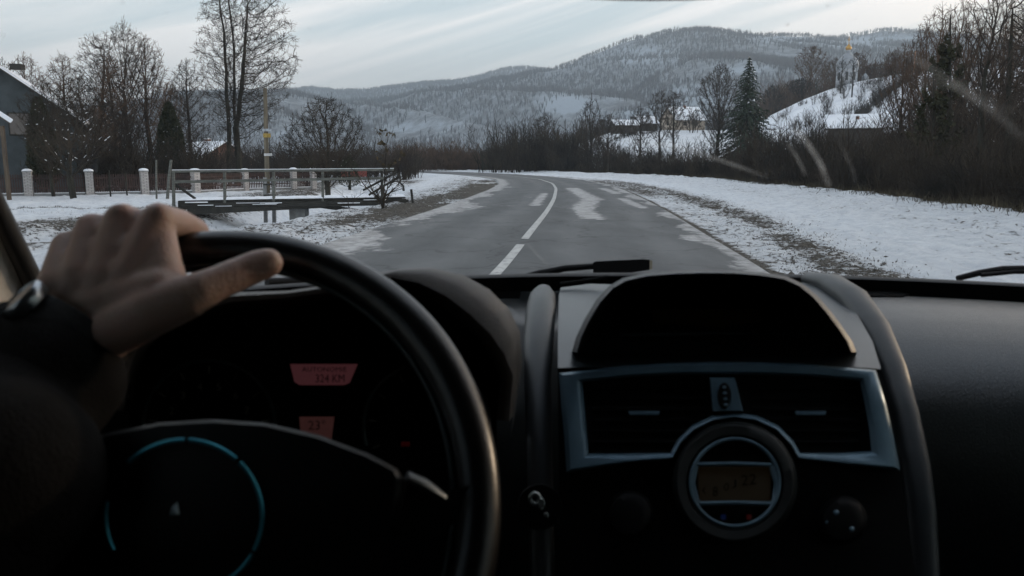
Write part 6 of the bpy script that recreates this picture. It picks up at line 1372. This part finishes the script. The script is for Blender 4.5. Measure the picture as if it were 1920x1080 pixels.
sl.append([(SHO + (-.05, -.1, -.05), .13), (np.array([-.42, -.22, .95]), .14)])
sl.append([(P(132, 716, .486), .033), (ELB, .055)])
sl.append([(P(-10, 790, .45), .040), (P(-10, 900, .42), .055), (ELB, .062)])
capsule_mesh('jacket', sl, .006, 6, MJACK, person)
capsule_mesh('trousers', [[(np.array([-.40, -.18, .86]), .12), (np.array([-.33, .30, .80]), .08), (np.array([-.32, .52, .62]), .065)]], .008, 4, MJACK, person)
MB().tube([c0 - fore * .006 , c0 + fore * .012], [.040, .041], 40).build('cuff', MJACK, person, True)
# wristwatch: strap round the wrist, steel case on its outer side
wc = P(132, 632, .499); wd = -fore; side = np.cross(wd, -FW); side /= np.linalg.norm(side); nrm = np.cross(side, wd)
if nrm @ FW > 0: nrm = -nrm
watch = empty('wristwatch', wc); tag(watch, "steel wristwatch on a black strap round the driver's left wrist", 'watch')
MSTRAP = mat("black_strap", (.012, .013, .013), .5, (.008, .008, .008), 40, bump=.2, bscale=400)
def ell(a, s=1.0, o=0.0): return wc + side * (.0335 * s * math.cos(a)) + nrm * (.0265 * s * math.sin(a)) + wd * o
loops = []
for a in np.linspace(0, 2 * math.pi, 49)[:-1]: loops.append([tuple(ell(a, 1.0, -.010)), tuple(ell(a, 1.06, -.009)), tuple(ell(a, 1.07, .0)), tuple(ell(a, 1.06, .009)), tuple(ell(a, 1.0, .010)), tuple(ell(a, .98, .0))])
loops.append(loops[0]); MB().loft(loops).build('strap', MSTRAP, watch, True)
# the case sits on the upper left of the wrist
ca = math.atan2(*( ( (P(95, 590, .49) - wc) @ nrm, (P(95, 590, .49) - wc) @ side))); cc = ell(ca, 1.10); cn = (cc - wc) / np.linalg.norm(cc - wc); ct = np.cross(cn, wd)
def disc(r_, h, n=28): return [tuple(cc + cn * h + r_ * (ct * math.cos(2 * math.pi * k / n) + wd * math.sin(2 * math.pi * k / n))) for k in range(n)]
MSTEEL = mat("polished_steel", (.30, .33, .35), .28, (.48, .52, .55), 20, metal=.95)
cs = MB().loft([disc(.0135, -.004), disc(.0145, .0), disc(.0145, .003), disc(.0128, .0048), disc(.0122, .0040)], cap0=True).build('case', MSTEEL, watch, True)
MB().add(disc(.0122, .0040), [tuple(range(28))]).build('dial', mat("grey_dial", (.10, .11, .12), .3, (.07, .08, .09), 30), cs, fix=False)
MB().tube([cc + ct * .017 + cn * .002, cc + ct * .021 + cn * .002], .0022, 10).build('crown', MSTEEL, cs, True)

# ------------------------------------------------------------------ haze
hm = bpy.data.materials.new("haze"); hm.use_nodes = True; ht = hm.node_tree; ht.nodes.clear()
ho = ht.nodes.new('ShaderNodeOutputMaterial'); hv = ht.nodes.new('ShaderNodeVolumePrincipled')
hv.inputs['Color'].default_value = (.70, .84, .96, 1); hv.inputs['Density'].default_value = HAZE; hv.inputs['Anisotropy'].default_value = 0.0
ht.links.new(hv.outputs[0], ho.inputs['Volume'])
hz = MB().box((0, 2060, 218), (9400, 4400, 450)).build('haze', hm); hz.location = (0, 0, 0)
tag(hz, "thin blue winter haze lying over the whole valley", 'haze', None, 'stuff')
